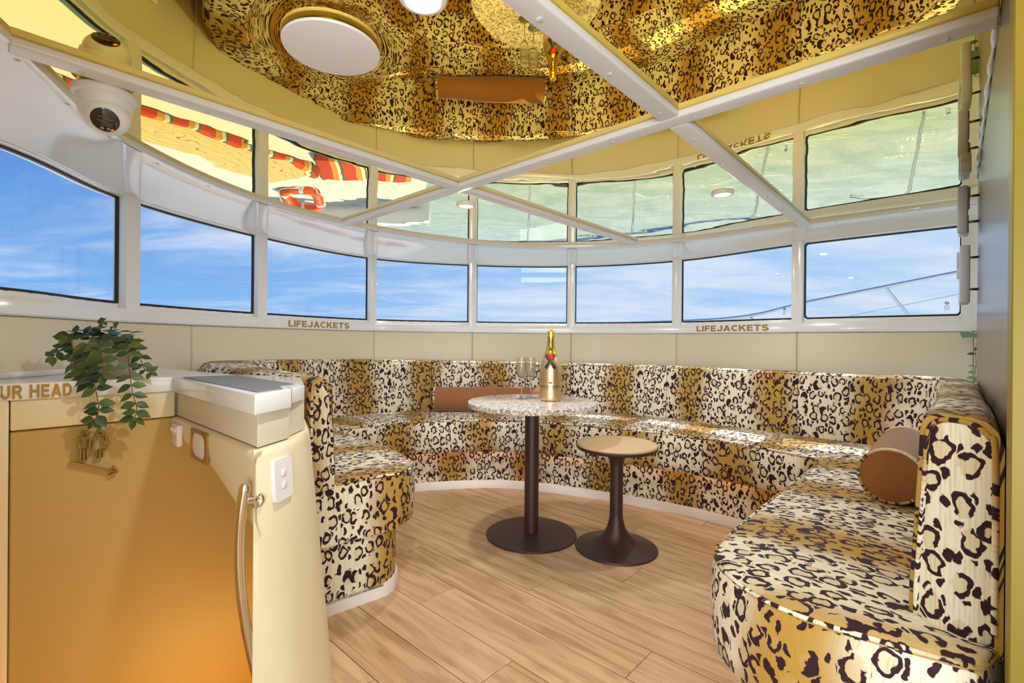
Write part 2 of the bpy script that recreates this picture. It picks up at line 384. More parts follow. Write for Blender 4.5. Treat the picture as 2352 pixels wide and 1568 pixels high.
    st = mth(nt, 'MULTIPLY', mth(nt, 'MULTIPLY', rib, 0.5), sstep(nt, wn.outputs[0], 0.42, 0.62))
    base = mixc(nt, mth(nt, 'MULTIPLY', st, 0.75), base, (0.42, 0.27, 0.10))
    col = mixc(nt, dark, base, (0.030, 0.0085, 0.012))
    ht = mth(nt, 'ADD', mth(nt, 'MULTIPLY', rib, 0.18), mth(nt, 'MULTIPLY', dark, 0.8))
    bpn = nd(nt, 'ShaderNodeBump', {'Height': ht, 'Strength': 0.5, 'Distance': 0.002})
    b = nd(nt, 'ShaderNodeBsdfPrincipled', {'Base Color': col, 'Roughness': 0.72, 'Sheen Weight': 0.06, 'Sheen Roughness': 0.4, 'Specular IOR Level': 0.25, 'Normal': bpn.outputs[0]})
    finish(nt, b.outputs[0])
    return m
M['leo'] = leopard('leopard velvet')
# oak planks
m, nt = new_mat('oak plank'); tc = nd(nt, 'ShaderNodeTexCoord'); oi = nd(nt, 'ShaderNodeObjectInfo')
off = nd(nt, 'ShaderNodeCombineXYZ', {0: mth(nt, 'MULTIPLY', oi.outputs['Random'], 37.0), 1: mth(nt, 'MULTIPLY', oi.outputs['Random'], 19.0), 2: 0.0})
pv = nd(nt, 'ShaderNodeVectorMath', {0: tc.outputs['Object'], 1: off.outputs[0]}, operation='ADD').outputs[0]
gv = nd(nt, 'ShaderNodeVectorMath', {0: pv, 1: (1.3, 14.0, 1)}, operation='MULTIPLY').outputs[0]
g1 = noise(nt, gv, 1.6, 6, 0.6, 0.8)
g2 = noise(nt, nd(nt, 'ShaderNodeVectorMath', {0: pv, 1: (3.0, 130.0, 1)}, operation='MULTIPLY').outputs[0], 1.0, 3, 0.6)
kn = nd(nt, 'ShaderNodeTexVoronoi', {'Vector': nd(nt, 'ShaderNodeVectorMath', {0: pv, 1: (2.4, 7.0, 1)}, operation='MULTIPLY').outputs[0], 'Scale': 1.0}, voronoi_dimensions='2D')
kd = mth(nt, 'SUBTRACT', 1.0, sstep(nt, kn.outputs['Distance'], 0.02, 0.16))
c0 = mixc(nt, sstep(nt, g1.outputs[0], 0.32, 0.68), (0.38, 0.215, 0.098), (0.68, 0.455, 0.245))
c1 = mixc(nt, mth(nt, 'MULTIPLY', g2.outputs[0], 0.35), c0, (0.33, 0.19, 0.088))
c2 = mixc(nt, mth(nt, 'MULTIPLY', kd, 0.40), c1, (0.19, 0.10, 0.045))
c3 = mixc(nt, mth(nt, 'MULTIPLY_ADD', oi.outputs['Random'], 0.22, 0.0), c2, (0.74, 0.53, 0.33))
bp = nd(nt, 'ShaderNodeBump', {'Height': g2.outputs[0], 'Strength': 0.12, 'Distance': 0.001})
b = nd(nt, 'ShaderNodeBsdfPrincipled', {'Base Color': c3, 'Roughness': 0.36, 'Normal': bp.outputs[0]}); finish(nt, b.outputs[0]); M['oak'] = m
# dark brushed wood panel
m, nt = new_mat('dark wenge panel'); tc = nd(nt, 'ShaderNodeTexCoord')
g1 = noise(nt, nd(nt, 'ShaderNodeVectorMath', {0: tc.outputs['Object'], 1: (170, 170, 3)}, operation='MULTIPLY').outputs[0], 1.0, 4, 0.6)
c0 = mixc(nt, g1.outputs[0], (0.022, 0.012, 0.008), (0.15, 0.095, 0.065))
bp = nd(nt, 'ShaderNodeBump', {'Height': g1.outputs[0], 'Strength': 0.25, 'Distance': 0.001})
b = nd(nt, 'ShaderNodeBsdfPrincipled', {'Base Color': c0, 'Roughness': 0.33, 'Coat Weight': 0.5, 'Coat Roughness': 0.25, 'Normal': bp.outputs[0]}); finish(nt, b.outputs[0]); M['wenge'] = m
# granite
m, nt = new_mat('speckled granite'); tc = nd(nt, 'ShaderNodeTexCoord')
v = nd(nt, 'ShaderNodeTexVoronoi', {'Vector': tc.outputs['Object'], 'Scale': 120.0})
n1 = noise(nt, tc.outputs['Object'], 70, 4, 0.65, 1.0); n2 = noise(nt, tc.outputs['Object'], 130, 3, 0.6)
c0 = mixc(nt, sstep(nt, n1.outputs[0], 0.44, 0.56), (0.30, 0.20, 0.14), (0.82, 0.77, 0.71))
vc = nd(nt, 'ShaderNodeSeparateColor', {0: v.outputs['Color']})
c1 = mixc(nt, mth(nt, 'MULTIPLY', mth(nt, 'GREATER_THAN', vc.outputs[0], 0.62), 0.55), c0, (0.86, 0.83, 0.80))
c2 = mixc(nt, mth(nt, 'MULTIPLY', sstep(nt, n2.outputs[0], 0.60, 0.66), 0.8), c1, (0.07, 0.05, 0.045))
b = nd(nt, 'ShaderNodeBsdfPrincipled', {'Base Color': c2, 'Roughness': 0.12}); finish(nt, b.outputs[0]); M['granite'] = m
# leaves
def leafmat(name, lo, hi):
    m, nt = new_mat(name); oi = nd(nt, 'ShaderNodeObjectInfo'); tc = nd(nt, 'ShaderNodeTexCoord')
    nz = noise(nt, tc.outputs['Object'], 60, 2)
    c = mixc(nt, mth(nt, 'ADD', mth(nt, 'MULTIPLY', oi.outputs['Random'], 0.75), mth(nt, 'MULTIPLY', nz.outputs[0], 0.25)), lo, hi)
    b = nd(nt, 'ShaderNodeBsdfPrincipled', {'Base Color': c, 'Roughness': 0.42}); finish(nt, b.outputs[0]); return m
M['leaf'] = leafmat('green leaf', (0.018, 0.050, 0.018), (0.105, 0.155, 0.035))
M['leaf_pale'] = leafmat('pale green leaf', (0.03, 0.11, 0.03), (0.22, 0.36, 0.10))
# stone pot
m, nt = new_mat('mottled stone pot'); tc = nd(nt, 'ShaderNodeTexCoord'); n1 = noise(nt, tc.outputs['Object'], 16, 5, 0.6, 0.6)
c0 = mixc(nt, sstep(nt, n1.outputs[0], 0.35, 0.66), (0.30, 0.19, 0.07), (0.44, 0.41, 0.34))
b = nd(nt, 'ShaderNodeBsdfPrincipled', {'Base Color': c0, 'Roughness': 0.7}); finish(nt, b.outputs[0]); M['pot'] = m
# sea
m, nt = new_mat('green sea water'); tc = nd(nt, 'ShaderNodeTexCoord')
n1 = noise(nt, nd(nt, 'ShaderNodeMapping', {'Vector': tc.outputs['Object'], 'Scale': (0.55, 1.3, 1), 'Rotation': (0, 0, 0.5)}).outputs[0], 1.1, 5, 0.6, 0.6)
c0 = mixc(nt, sstep(nt, n1.outputs[0], 0.30, 0.70), (0.33, 0.47, 0.43), (0.52, 0.62, 0.59))
bp = nd(nt, 'ShaderNodeBump', {'Height': n1.outputs[0], 'Strength': 0.5, 'Distance': 0.25})
b = nd(nt, 'ShaderNodeBsdfPrincipled', {'Base Color': c0, 'Roughness': 0.25, 'Normal': bp.outputs[0]}); finish(nt, b.outputs[0]); M['sea'] = m
# teak foredeck board
M['teak'] = simple('yellow teak board', (0.80, 0.58, 0.24), 0.6, var=0.12, bscale=8)
# striped cushion
m, nt = new_mat('red striped canvas'); tc = nd(nt, 'ShaderNodeTexCoord'); sx = nd(nt, 'ShaderNodeSeparateXYZ', {0: tc.outputs['Object']})
a1 = mth(nt, 'FRACT', mth(nt, 'MULTIPLY', sx.outputs[0], 3.1)); 
c0 = mixc(nt, mth(nt, 'GREATER_THAN', a1, 0.62), (0.62, 0.06, 0.03), (0.70, 0.30, 0.06))
c1 = mixc(nt, mth(nt, 'GREATER_THAN', a1, 0.86), c0, (0.75, 0.70, 0.55))
c2 = mixc(nt, mth(nt, 'LESS_THAN', a1, 0.10), c1, (0.10, 0.16, 0.05))
b = nd(nt, 'ShaderNodeBsdfPrincipled', {'Base Color': c2, 'Roughness': 0.8}); finish(nt, b.outputs[0]); M['stripes'] = m
# ------------------------------------------------------------------ plan curves of the bow wall
# one control point per window post; C = edge of the mirrored ceiling, W = inner face of the wall
ZC = 1.79
Cc = [Vector(p) for p in ((-0.75, -0.7), (-1.02, 0.55), (-1.256, 1.201), (-1.453, 1.843), (-1.344, 2.593), (-0.928, 3.212), (-0.298, 3.634), (0.458, 3.770), (1.192, 3.512), (1.776, 3.003), (2.366, 2.523), (2.60, 2.33), (3.0, 1.97))]
Wc = [Vector(p) for p in ((-2.02, 0.10), (-1.86, 0.95), (-1.690, 1.600), (-1.765, 2.240), (-1.560, 3.010), (-1.086, 3.760), (-0.332, 4.050), (0.496, 4.080), (1.275, 3.757), (1.826, 3.101), (2.408, 2.567), (2.63, 2.363), (3.03, 1.997))]
def W(t): return cr(Wc, t)
def C(t): return cr(Cc, t)
def Wn(t):
    d = W(t+0.01)-W(t-0.01); d.normalize(); return Vector((-d.y, d.x))
def wpt(t, o, z):
    p = W(t)+Wn(t)*o; return Vector((p.x, p.y, z))
def wall_sweep(name, t0, t1, prof, mat, parent, n=None, caps=True, closed=False, auto=40):
    n = n or max(3, int((t1-t0)*14)+1)
    V = []; Fc = []; k = len(prof)
    for t in frange(t0, t1, n):
        for o, z in prof: V.append(wpt(t, o, z))
    m_ = k if closed else k-1
    for i in range(n-1):
        for j in range(m_):
            j2 = (j+1) % k
            Fc.append((i*k+j, (i+1)*k+j, (i+1)*k+j2, i*k+j2))
    if caps and closed:
        Fc.append(tuple(range(k))); Fc.append(tuple(reversed(range((n-1)*k, n*k))))
    return mesh(name, V, Fc, mat, parent, auto=auto)
ZB, ZS, Z1, Z2 = 1.115, 1.178, 1.205, 1.685
T0, T1 = 0.6, 11.6
wall = tag(empty('wall_front', (0.4, 3.9, 0)), kind='structure')
# lower upholstered panels, one per bay
seams = [T0, 1.6, 2.62, 3.45, 5.02, 6.0, 7.0, 8.0, 9.0, 10.06, 10.85]
for a, b_ in zip(seams[:-1], seams[1:]):
    e = 0.004/0.8
    prof = [(0.006, 0.40), (-0.002, 0.42), (-0.004, 0.75), (-0.002, ZB-0.008), (0.006, ZB), (0.03, ZB), (0.03, 0.40)]
    n = max(4, int((b_-a)*12)); ts = [a+0.001, a+0.006, a+0.014]+frange(a+0.05, b_-0.05, n)+[b_-0.014, b_-0.006, b_-0.001]
    V = []; Fc = []; k = len(prof)
    for i, t in enumerate(ts):
        d = min(i, len(ts)-1-i); pin = (0.008, 0.003, 0.0)[d] if d < 3 else 0.0
        for o, z in prof: V.append(wpt(t, o+(pin if o < 0.02 else 0), z))
    for i in range(len(ts)-1):
        for j in range(k):
            j2 = (j+1) % k; Fc.append((i*k+j, (i+1)*k+j, (i+1)*k+j2, i*k+j2))
    Fc.append(tuple(range(k))); Fc.append(tuple(reversed(range((len(ts)-1)*k, len(ts)*k))))
    mesh('wall_panel', V, Fc, M['beige'], wall, auto=50)
wall_sweep('outer_skin', T0, T1, [(0.035, 0.0), (0.035, ZS), (0.07, ZS), (0.07, 0.0)], M['white'], wall, closed=True)
# white sill band under the windows
wall_sweep('sill_band', T0, T1, [(0.04, ZB), (-0.006, ZB), (-0.012, ZB+0.006), (-0.012, ZS-0.010), (-0.006, ZS), (0.022, ZS+0.004), (0.024, Z1-0.004), (0.07, Z1-0.004), (0.07, ZB)], M['white'], wall, closed=True)
# head rail above the glass
wall_sweep('head_rail', T0, T1, [(0.07, Z2), (0.020, Z2), (0.004, Z2+0.006), (0.0, Z2+0.014), (0.0, Z2+0.03), (0.07, Z2+0.03)], M['white'], wall, closed=True)
# cove from head to ceiling edge
def cove_pt(t, s, lift=0.0):
    p = lerp(W(t), C(t), s); z = Z2+0.012+(ZC-0.018-Z2-0.012)*(1-(1-s)**2.3)
    n_ = Vector((0, 0, -1))
    return Vector((p.x, p.y, z-lift))
V = []; Fc = []; ss = [0, 0.04, 0.1, 0.2, 0.35, 0.5, 0.65, 0.8, 0.92, 1.0]; n = int((T1-T0)*14)
ts = frange(T0, T1, n); k = len(ss)+4
for t in ts:
    for s in ss: V.append(cove_pt(t, s))
    c = C(t); d = (C(t)-W(t)); d = d.normalized() if d.length > 1e-4 else Vector((0, -1))
    for o, z in ((0.014, ZC-0.019), (0.018, ZC-0.014), (0.018, ZC+0.02), (-0.05, ZC+0.02)):
        V.append(Vector((c.x+d.x*o, c.y+d.y*o, z)))
for i in range(n-1):
    for j in range(k-1): Fc.append((i*k+j, i*k+j+1, (i+1)*k+j+1, (i+1)*k+j))
mesh('cove', V, Fc, M['cove'], wall, auto=60)
# screw caps along the rim of the cove
for t in frange(2.05, 10.0, 22):
    p = cove_pt(t, 0.90)
    v, f = lathe([(0.007, 0.0), (0.007, -0.002), (0.004, -0.0035)], 12)
    o = mesh('screw_cap', v, f, M['cap'], wall, auto=40); o.location = p+Vector((0, 0, 0.001))-Vector((0.4, 3.9, 0))*0
# the wall empty has an offset: compensate children built in world space
for ch in wall.children: ch.matrix_parent_inverse = wall.matrix_basis.inverted()
# window posts with the rib that follows the cove
POSTS = [1.55, 3, 4, 5, 6, 7, 8, 9, 10.03, 11.1]
def hw(t):
    return 0.5*{3: 0.085, 4: 0.075}.get(t, 0.066)
def w_len(t): return (W(t+0.01)-W(t-0.01)).length/0.02
for t in POSTS:
    dt = hw(t)/w_len(t)
    V = []; Fc = []
    prof = []
    tl = [(-1.0, 0.05), (-1.0, 0.0), (-0.86, -0.009), (-0.5, -0.0118), (0.5, -0.0118), (0.86, -0.009), (1.0, 0.0), (1.0, 0.05)]
    for z in (ZS-0.012, ZS+0.02, 1.45, Z2-0.01, Z2+0.012):
        for f, o in tl: V.append(wpt(t+f*dt, o, z))
    k = len(tl); rows = 5
    for s in (0.06, 0.14, 0.25, 0.38, 0.52, 0.66, 0.80, 0.92, 0.985):
        for f, o in tl:
            g = 1+0.25*s
            V.append(cove_pt(t+f*dt*g, s, lift=max(0.0, -o)*0.9*(1-s*0.8)-(0.01 if o > 0.02 else 0)))
        rows += 1
    for i in range(rows-1):
        for j in range(k-1): Fc.append((i*k+j, i*k+j+1, (i+1)*k+j+1, (i+1)*k+j))
    o = mesh('window_post', V, Fc, M['white'], wall, auto=45); o.matrix_parent_inverse = wall.matrix_basis.inverted()
# windows
def rounded(t0, t1, z0, z1, r, ins, o):
    """outline of a bay window following the wall, inset by ins"""
    L = w_len((t0+t1)/2); pts = []
    dt = ins/L; a0, a1 = t0+dt, t1-dt; b0, b1 = z0+ins, z1-ins; r = max(r-ins, 0.002); rt = r/L
    def corner(ct, cz, s):
        for i in range(6):
            an = s+PI/2*i/5; pts.append((ct+rt*math.cos(an), cz+r*math.sin(an)))
    corner(a1-rt, b1-r, 0)
    for t in frange(a1-rt, a0+rt, 10)[1:-1]: pts.append((t, b1))
    corner(a0+rt, b1-r, PI/2); corner(a0+rt, b0+r, PI)
    for t in frange(a0+rt, a1-rt, 10)[1:-1]: pts.append((t, b0))
    corner(a1-rt, b0+r, 1.5*PI)
    return [wpt(t, o, z) for t, z in pts]
bays = list(zip(POSTS[:-1], POSTS[1:]))
for i, (a, b_) in enumerate(bays):
    root = tag(empty('window_%d' % (i+1), wpt((a+b_)/2, 0.03, Z1)), kind='structure')
    inv = Matrix.Translation(-root.location)
    ta = a+hw(a)/w_len(a)*0.9; tb = b_-hw(b_)/w_len(b_)*0.9
    rad = 0.03 if i >= 7 else (0.018 if i >= 6 else 0.008)
    z0, z1 = Z1-0.006, Z2+0.004
    A = rounded(ta, tb, z0, z1, rad, 0.0, 0.024); Bq = rounded(ta, tb, z0, z1, rad, 0.011, 0.022); Cq = rounded(ta, tb, z0, z1, rad, 0.013, 0.034)
    n = len(A); V = A+Bq+Cq; Fc = []
    for j in range(n):
        j2 = (j+1) % n; Fc += [(j, j2, n+j2, n+j), (n+j, n+j2, 2*n+j2, 2*n+j)]
    o = mesh('gasket', V, Fc, M['black'], root, auto=30); o.matrix_parent_inverse = inv
    # white reveal filling the square corners behind the gasket
    tt = frange(a, b_, 14); V = []; Fc = []
    gz = frange(Z1-0.004, Z2+0.002, 2)
    for t in frange(ta, tb, 14):
        for z in (z0+0.006, z1-0.006): V.append(wpt(t, 0.033, z))
    for j in range(13): Fc.append((2*j, 2*j+2, 2*j+3, 2*j+1))
    o = mesh('pane', V, Fc, M['glass'], root, auto=None); o.matrix_parent_inverse = inv
    if i in (6, 7):                                   # maker's etching in the lower right corner
        Lw = w_len(tb); tm = tb-0.055/Lw; runs = []
        c_ = [wpt(tm+0.007*math.cos(x)/Lw, 0.030, z0+0.072+0.007*math.sin(x)) for x in frange(0, 2*PI, 11)[:-1]]
        runs.append((c_, 0.0016, True))
        runs.append(([wpt(tm-0.004/Lw, 0.030, z0+0.075), wpt(tm+0.004/Lw, 0.030, z0+0.069)], 0.002, False))
        for q, zz in enumerate((0.056, 0.050, 0.043, 0.036)):
            for h_, g_ in ((-0.010, -0.003), (-0.001, 0.006 if q % 2 else 0.011)):
                runs.append(([wpt(tm+h_/Lw, 0.030, z0+zz), wpt(tm+g_/Lw, 0.030, z0+zz)], 0.0013, False))
        o = tubes('glass_stamp', runs, M['ink'], root, 5); o.matrix_parent_inverse = inv
# ------------------------------------------------------------------ mirrored ceiling
ceil = tag(empty('ceiling', (0, 1.5, ZC)), kind='structure')
outl = [C(t)-(C(t)-W(t)).normalized()*0.0 for t in frange(0.3, 11.9, 170)]
outl = [(p.x, p.y) for p in outl]+[tuple(aq(0.9, 2.9)), tuple(aq(0.9, -0.9)), tuple(aq(-0.6, -0.9))]
cuts = [(('q', 1.535), s) for s in (0, 1)]
def clip(sides):
    bm = bmesh.new(); fv = [bm.verts.new((x, y, ZC)) for x, y in outl]; bm.faces.new(fv)
    for ax, val, keep in sides:
        no = QX if ax == 'q' else AX; co = aq(0, val) if ax == 'q' else aq(val, 0)
        g = list(bm.verts)+list(bm.edges)+list(bm.faces)
        bmesh.ops.bisect_plane(bm, geom=g, plane_co=(co.x, co.y, 0), plane_no=(no.x, no.y, 0), clear_inner=keep > 0, clear_outer=keep < 0)
    return bm
for qs in (-1, 1):
    for ks in (((('a', -1.76, -1)),), (('a', -1.76, 1), ('a', -0.69, -1)), (('a', -0.69, 1),)):
        bm = clip([('q', 1.535, qs)]+list(ks))
        if not bm.faces: bm.free(); continue
        bmesh.ops.triangulate(bm, faces=list(bm.faces))
        o = frombm('mirror_panel', bm, M['mirror'], ceil, smooth=False); o.matrix_parent_inverse = ceil.matrix_basis.inverted()
        for p in o.data.polygons:
            pass
prism_obj('roof_deck', outl, ZC+0.03, ZC+0.10, M['white'], ceil).matrix_parent_inverse = ceil.matrix_basis.inverted()
# beams
def beam(name, p0, p1, width=0.066, depth=0.024):
    d = (p1-p0); L = d.length; ang = math.atan2(d.y, d.x); mid = (p0+p1)/2
    root = tag(empty(name, (mid.x, mid.y, ZC), ang), kind='structure')
    bm = bmesh.new(); box(bm, (0, 0, -depth/2+0.001), (L, width, depth), bev=0.007, seg=3)
    frombm('beam', bm, M['beam'], root)
    x = -L/2+0.14
    while x < L/2-0.05:
        v, f = lathe([(0.0075, -depth+0.001), (0.0075, -depth-0.0015), (0.005, -depth-0.003)], 14)
        o = mesh('screw_cap', v, f, M['cap'], root, auto=40); o.location = (x, 0.004, 0)
        x += 0.30
beam('trim_1', aq(-2.86, 1.535), aq(0.068, 1.535))
beam('trim_2', aq(-1.76, 0.035), aq(-1.76, 1.50)); beam('trim_3', aq(-1.76, 1.57), aq(-1.76, 3.25))
beam('trim_4', aq(-0.69, -0.8), aq(-0.69, 1.50)); beam('trim_5', aq(-0.69, 1.57), aq(-0.69, 3.44))
# white ceiling disc
cdk = tag(empty('ceiling_disc', (-0.463, 1.228, ZC)), 'round plain white disc fixed flat to the gold mirrored ceiling', 'cover')
v, f = lathe([(0.100, 0.0), (0.100, -0.006)], 64, False, False); mesh('spacer', v, f, M['gold_panel'], cdk, auto=30)
v, f = lathe([(0.110, -0.006), (0.1165, -0.007), (0.118, -0.010), (0.1165, -0.014), (0.112, -0.015)], 96); mesh('disc', v, f, M['plastic'], cdk, auto=30)
# downlights
def downlight(x, y, label):
    root = tag(empty('downlight', (x, y, ZC)), label, 'light', 'round recessed ceiling downlights')
    v, f = lathe([(0.054, 0.0), (0.054, -0.004), (0.050, -0.010), (0.042, -0.012), (0.038, -0.008)], 48, True, False); mesh('rim', v, f, M['rim_white'], root, auto=35)
    v, f = lathe([(0.039, -0.0085), (0.001, -0.0095)], 32, False, True); mesh('diffuser', v, f, M['lamp'], root, auto=35)
    l = bpy.data.lights.new('downlight_lamp', 'AREA'); l.shape = 'DISK'; l.size = 0.07; l.energy = DOWNLIGHT_POWER; l.color = (0.97, 0.975, 1.0)
    o = bpy.data.objects.new('downlight_lamp', l); COL.objects.link(o); o.parent = root; o.location = (0, 0, -0.013)
downlight(-0.258, 2.65, 'small lit round downlight beside where two white ceiling beams cross')
downlight(1.043, 2.41, 'lit round downlight in the right ceiling panel reflecting green water')
downlight(-0.200, 1.050, 'large looking warm downlight cut off by the top of the picture')
# ------------------------------------------------------------------ floor of oak planks
floor = tag(empty('floor', (0, 1.5, 0)), kind='structure')
wpq = [(W(t).dot(AX), W(t).dot(QX)) for t in frange(0.8, 11.6, 400)]
def arange_q(q):
    xs = [a for a, qq in wpq if abs(qq-q) < 0.03]
    return (min(xs), max(xs)) if xs else None
PW = 0.178; row = 0; q = -0.785
rotz = math.atan2(AX.y, AX.x)
base_polys = []
rng = random.Random(3)
seam0 = {}
while q < 3.75:
    qc = q+PW/2
    lo = -1.33 if qc < 0.80 else -2.75
    hi = 0.085
    if 0.64 < qc < 0.80: lo = -1.78
    r0 = arange_q(q+PW); r1 = arange_q(q)
    if qc > 0.8:
        lo = -3.0
        for r in (r0, r1):
            if r: lo = max(lo, min(r)+0.02)
        if qc > 3.0:
            if not r0 or r0[1]-r0[0] < 0.3: break
            lo = max(lo, r0[0]+0.02); hi = min(hi, r0[1]-0.02)
    if qc < 1.1 : hi = 0.9
    a = lo; off = [0.35, 0.95, 0.6, 0.15, 0.8][row % 5]*1.25
    joints = [x for x in [lo]+[-4+off+1.25*k2 for k2 in range(8)] if x >= lo and x < hi]+[hi]
    joints = sorted(set(joints))
    for a0, a1 in zip(joints[:-1], joints[1:]):
        if a1-a0 < 0.06: continue
        bm = bmesh.new(); L = a1-a0
        vs_ = [(-L/2+0.0010, -PW/2+0.0014, -0.0012), (L/2-0.0010, -PW/2+0.0014, -0.0012), (L/2-0.0010, PW/2-0.0014, -0.0012), (-L/2+0.0010, PW/2-0.0014, -0.0012)]
        e = 0.0022
        up = [bm.verts.new((x-math.copysign(e, x), y-math.copysign(e, y), 0)) for x, y, z in vs_]
        mid = [bm.verts.new(p) for p in vs_]; dn = [bm.verts.new((x, y, -0.008)) for x, y, z in vs_]
        bm.faces.new(up)
        for i in range(4):
            j = (i+1) % 4; bm.faces.new((mid[i], mid[j], up[j], up[i])); bm.faces.new((dn[i], dn[j], mid[j], mid[i]))
        c_ = aq((a0+a1)/2, qc)
        o = frombm('plank', bm, M['oak'], floor, smooth=False)
        o.location = (c_.x, c_.y-1.5, 0); o.rotation_euler = (0, 0, rotz)
    base_polys.append((lo, hi, q, q+PW))
    q += PW; row += 1
bm = bmesh.new()
for lo, hi, q0, q1 in base_polys:
    prism(bm, [aq(lo, q0), aq(hi, q0), aq(hi, q1), aq(lo, q1)], -0.05, -0.0075)
o = frombm('subfloor', bm, simple('dark joint filler', (0.06, 0.03, 0.015), 0.8), floor, smooth=False); o.matrix_parent_inverse = floor.matrix_basis.inverted()
# ------------------------------------------------------------------ right side: dark panel, gold edge
wr = tag(empty('wall_right', aq(0.07, 2.0, 0)), kind='structure')
inv = wr.matrix_basis.inverted()
prism_obj('wood_panel', [aq(0.070, 1.128), aq(0.094, 1.128), aq(0.094, 3.02), aq(0.070, 3.02)], 0.0, ZC, M['wenge'], wr, 0.002, 1).matrix_parent_inverse = inv
prism_obj('gold_edge_strip', [aq(0.062, 1.05), aq(0.100, 1.05), aq(0.100, 1.126), aq(0.062, 1.126)], 0.0, ZC, M['gold_lacquer'], wr, 0.002, 1).matrix_parent_inverse = inv
bm = bmesh.new(); prev = None; pts = []
for i, qq in enumerate(frange(1.60, 2.98, 40)):
    pts.append(aq(0.066, qq, ZC-0.002-0.003*(i % 3 == 1)))
o = tube('silicone_bead', pts, [0.006+0.003*math.sin(i*1.3) for i in range(40)], M['white'], wr, 6); o.matrix_parent_inverse = inv
# ------------------------------------------------------------------ stairwell on the left
AH = -2.05
wl = tag(empty('wall_left', aq(AH, 0.2, 0)), kind='structure'); inv = wl.matrix_basis.inverted()
prism_obj('lower_hull_panel', [aq(AH-0.02, 0.80), aq(AH-0.08, 0.80), aq(AH-0.08, 0.052), aq(AH-0.02, 0.052)], -1.2, 0.760, M['hull_vinyl_lit'], wl, 0.006).matrix_parent_inverse = inv
prism_obj('upper_hull_panel', [aq(AH-0.008, 0.462), aq(AH-0.08, 0.462), aq(AH-0.08, 0.052), aq(AH-0.008, 0.052)], 0.764, 0.855, M['cream'], wl, 0.004).matrix_parent_inverse = inv
prism_obj('corner_hull_panel', [aq(AH+0.004, 0.049), aq(AH-0.08, 0.049), aq(AH-0.08, -0.9), aq(AH+0.004, -0.9)], -1.2, 0.855, M['cream'], wl, 0.006).matrix_parent_inverse = inv
prism_obj('under_seat_wall', [aq(AH-0.08, 0.80), aq(-1.80, 0.80), aq(-1.80, 0.84), aq(AH-0.08, 0.84)], -1.2, 0.70, M['hull_vinyl_lit'], wl).matrix_parent_inverse = inv
prism_obj('landing', [aq(AH, -0.9), aq(-1.28, -0.9), aq(-1.28, 0.8), aq(AH, 0.8)], -1.22, -1.18, M['oak'], wl).matrix_parent_inverse = inv
prism_obj('floor_edge', [aq(-1.335, -0.8), aq(-1.30, -0.8), aq(-1.30, 0.44), aq(-1.335, 0.44)], -1.2, -0.001, M['hull_vinyl_lit'], wl).matrix_parent_inverse = inv
for k2 in range(4):
    prism_obj('stair_tread', [aq(AH, 0.45-0.24*k2), aq(-1.34, 0.45-0.24*k2), aq(-1.34, 0.25-0.24*k2), aq(AH, 0.25-0.24*k2)], -0.93+0.22*k2, -0.89+0.22*k2, M['oak'], wl, 0.004).matrix_parent_inverse = inv
wa = tag(empty('wall_aft', aq(-1.5, -0.3, 0)), kind='structure'); inva = wa.matrix_basis.inverted()
prism_obj('unseen_bulkhead', [aq(-2.3, -0.32), aq(-0.55, -0.32), aq(-0.55, -0.28), aq(-2.3, -0.28)], -1.2, ZC, M['hull_vinyl_lit'], wa).matrix_parent_inverse = inva  # unseen panel added to keep the aft fill off the stairwell
prism_obj('unseen_bulkhead', [aq(-0.59, -1.30), aq(-0.55, -1.30), aq(-0.55, -0.32), aq(-0.59, -0.32)], 0.0, ZC, M['beige'], wa).matrix_parent_inverse = inva
prism_obj('unseen_bulkhead', [aq(-0.59, -1.34), aq(1.80, -1.34), aq(1.80, -1.30), aq(-0.59, -1.30)], 0.0, ZC, M['beige'], wa).matrix_parent_inverse = inva
prism_obj('unseen_bulkhead', [aq(1.80, -1.34), aq(1.84, -1.34), aq(1.84, 1.16), aq(1.80, 1.16)], 0.0, ZC, M['beige'], wa).matrix_parent_inverse = inva
prism_obj('unseen_bulkhead', [aq(0.095, 1.130), aq(1.84, 1.130), aq(1.84, 1.17), aq(0.095, 1.17)], 0.0, ZC, M['beige'], wa).matrix_parent_inverse = inva
# coping shelf along the hull, with white fascia
wall_edge = [W(t)+Wn(t)*(-0.002) for t in frange(1.3, 3.12, 14)]
poly = [aq(AH, -0.9), aq(AH, 0.45), aq(AH, 0.66)]+[Vector((p.x, p.y)) for p in reversed(wall_edge)]
shelf = tag(empty('trim_6', aq(AH, 0.2, 0.88)), kind='structure'); inv6 = shelf.matrix_basis.inverted()
prism_obj('coping_shelf', poly, 0.855, 0.905, M['white'], shelf, 0.004, 2).matrix_parent_inverse = inv6
tube('upstand_bead', [Vector((p.x, p.y, 0.915))-Vector((*(Wn(2.5)*0.02), 0)) for p in wall_edge], 0.012, M['white'], shelf, 8).matrix_parent_inverse = inv6
# MIND YOUR HEAD
me = block_letters('MIND YOUR HEAD', 0.0405, 0.07, 0.66); me.materials.append(M['gold_letter'])
xs = [v.co.x for v in me.vertices]; xr = max(xs)
me.update(); o = link('gold_lettering', me, shelf)
# last letter ends at q = 0.185 on the fascia; text reads along +Q
c_ = aq(AH+0.0015, 0.0, 0.8795)
o.matrix_parent_inverse = inv6
Rm = Matrix(((QX.x, 0, AX.x, 0), (QX.y, 0, AX.y, 0), (0, 1, 0, 0), (0, 0, 0, 1)))
o.matrix_basis = Matrix.Translation(aq(AH+0.0015, 0.1865-xr, 0.8795)) @ Rm
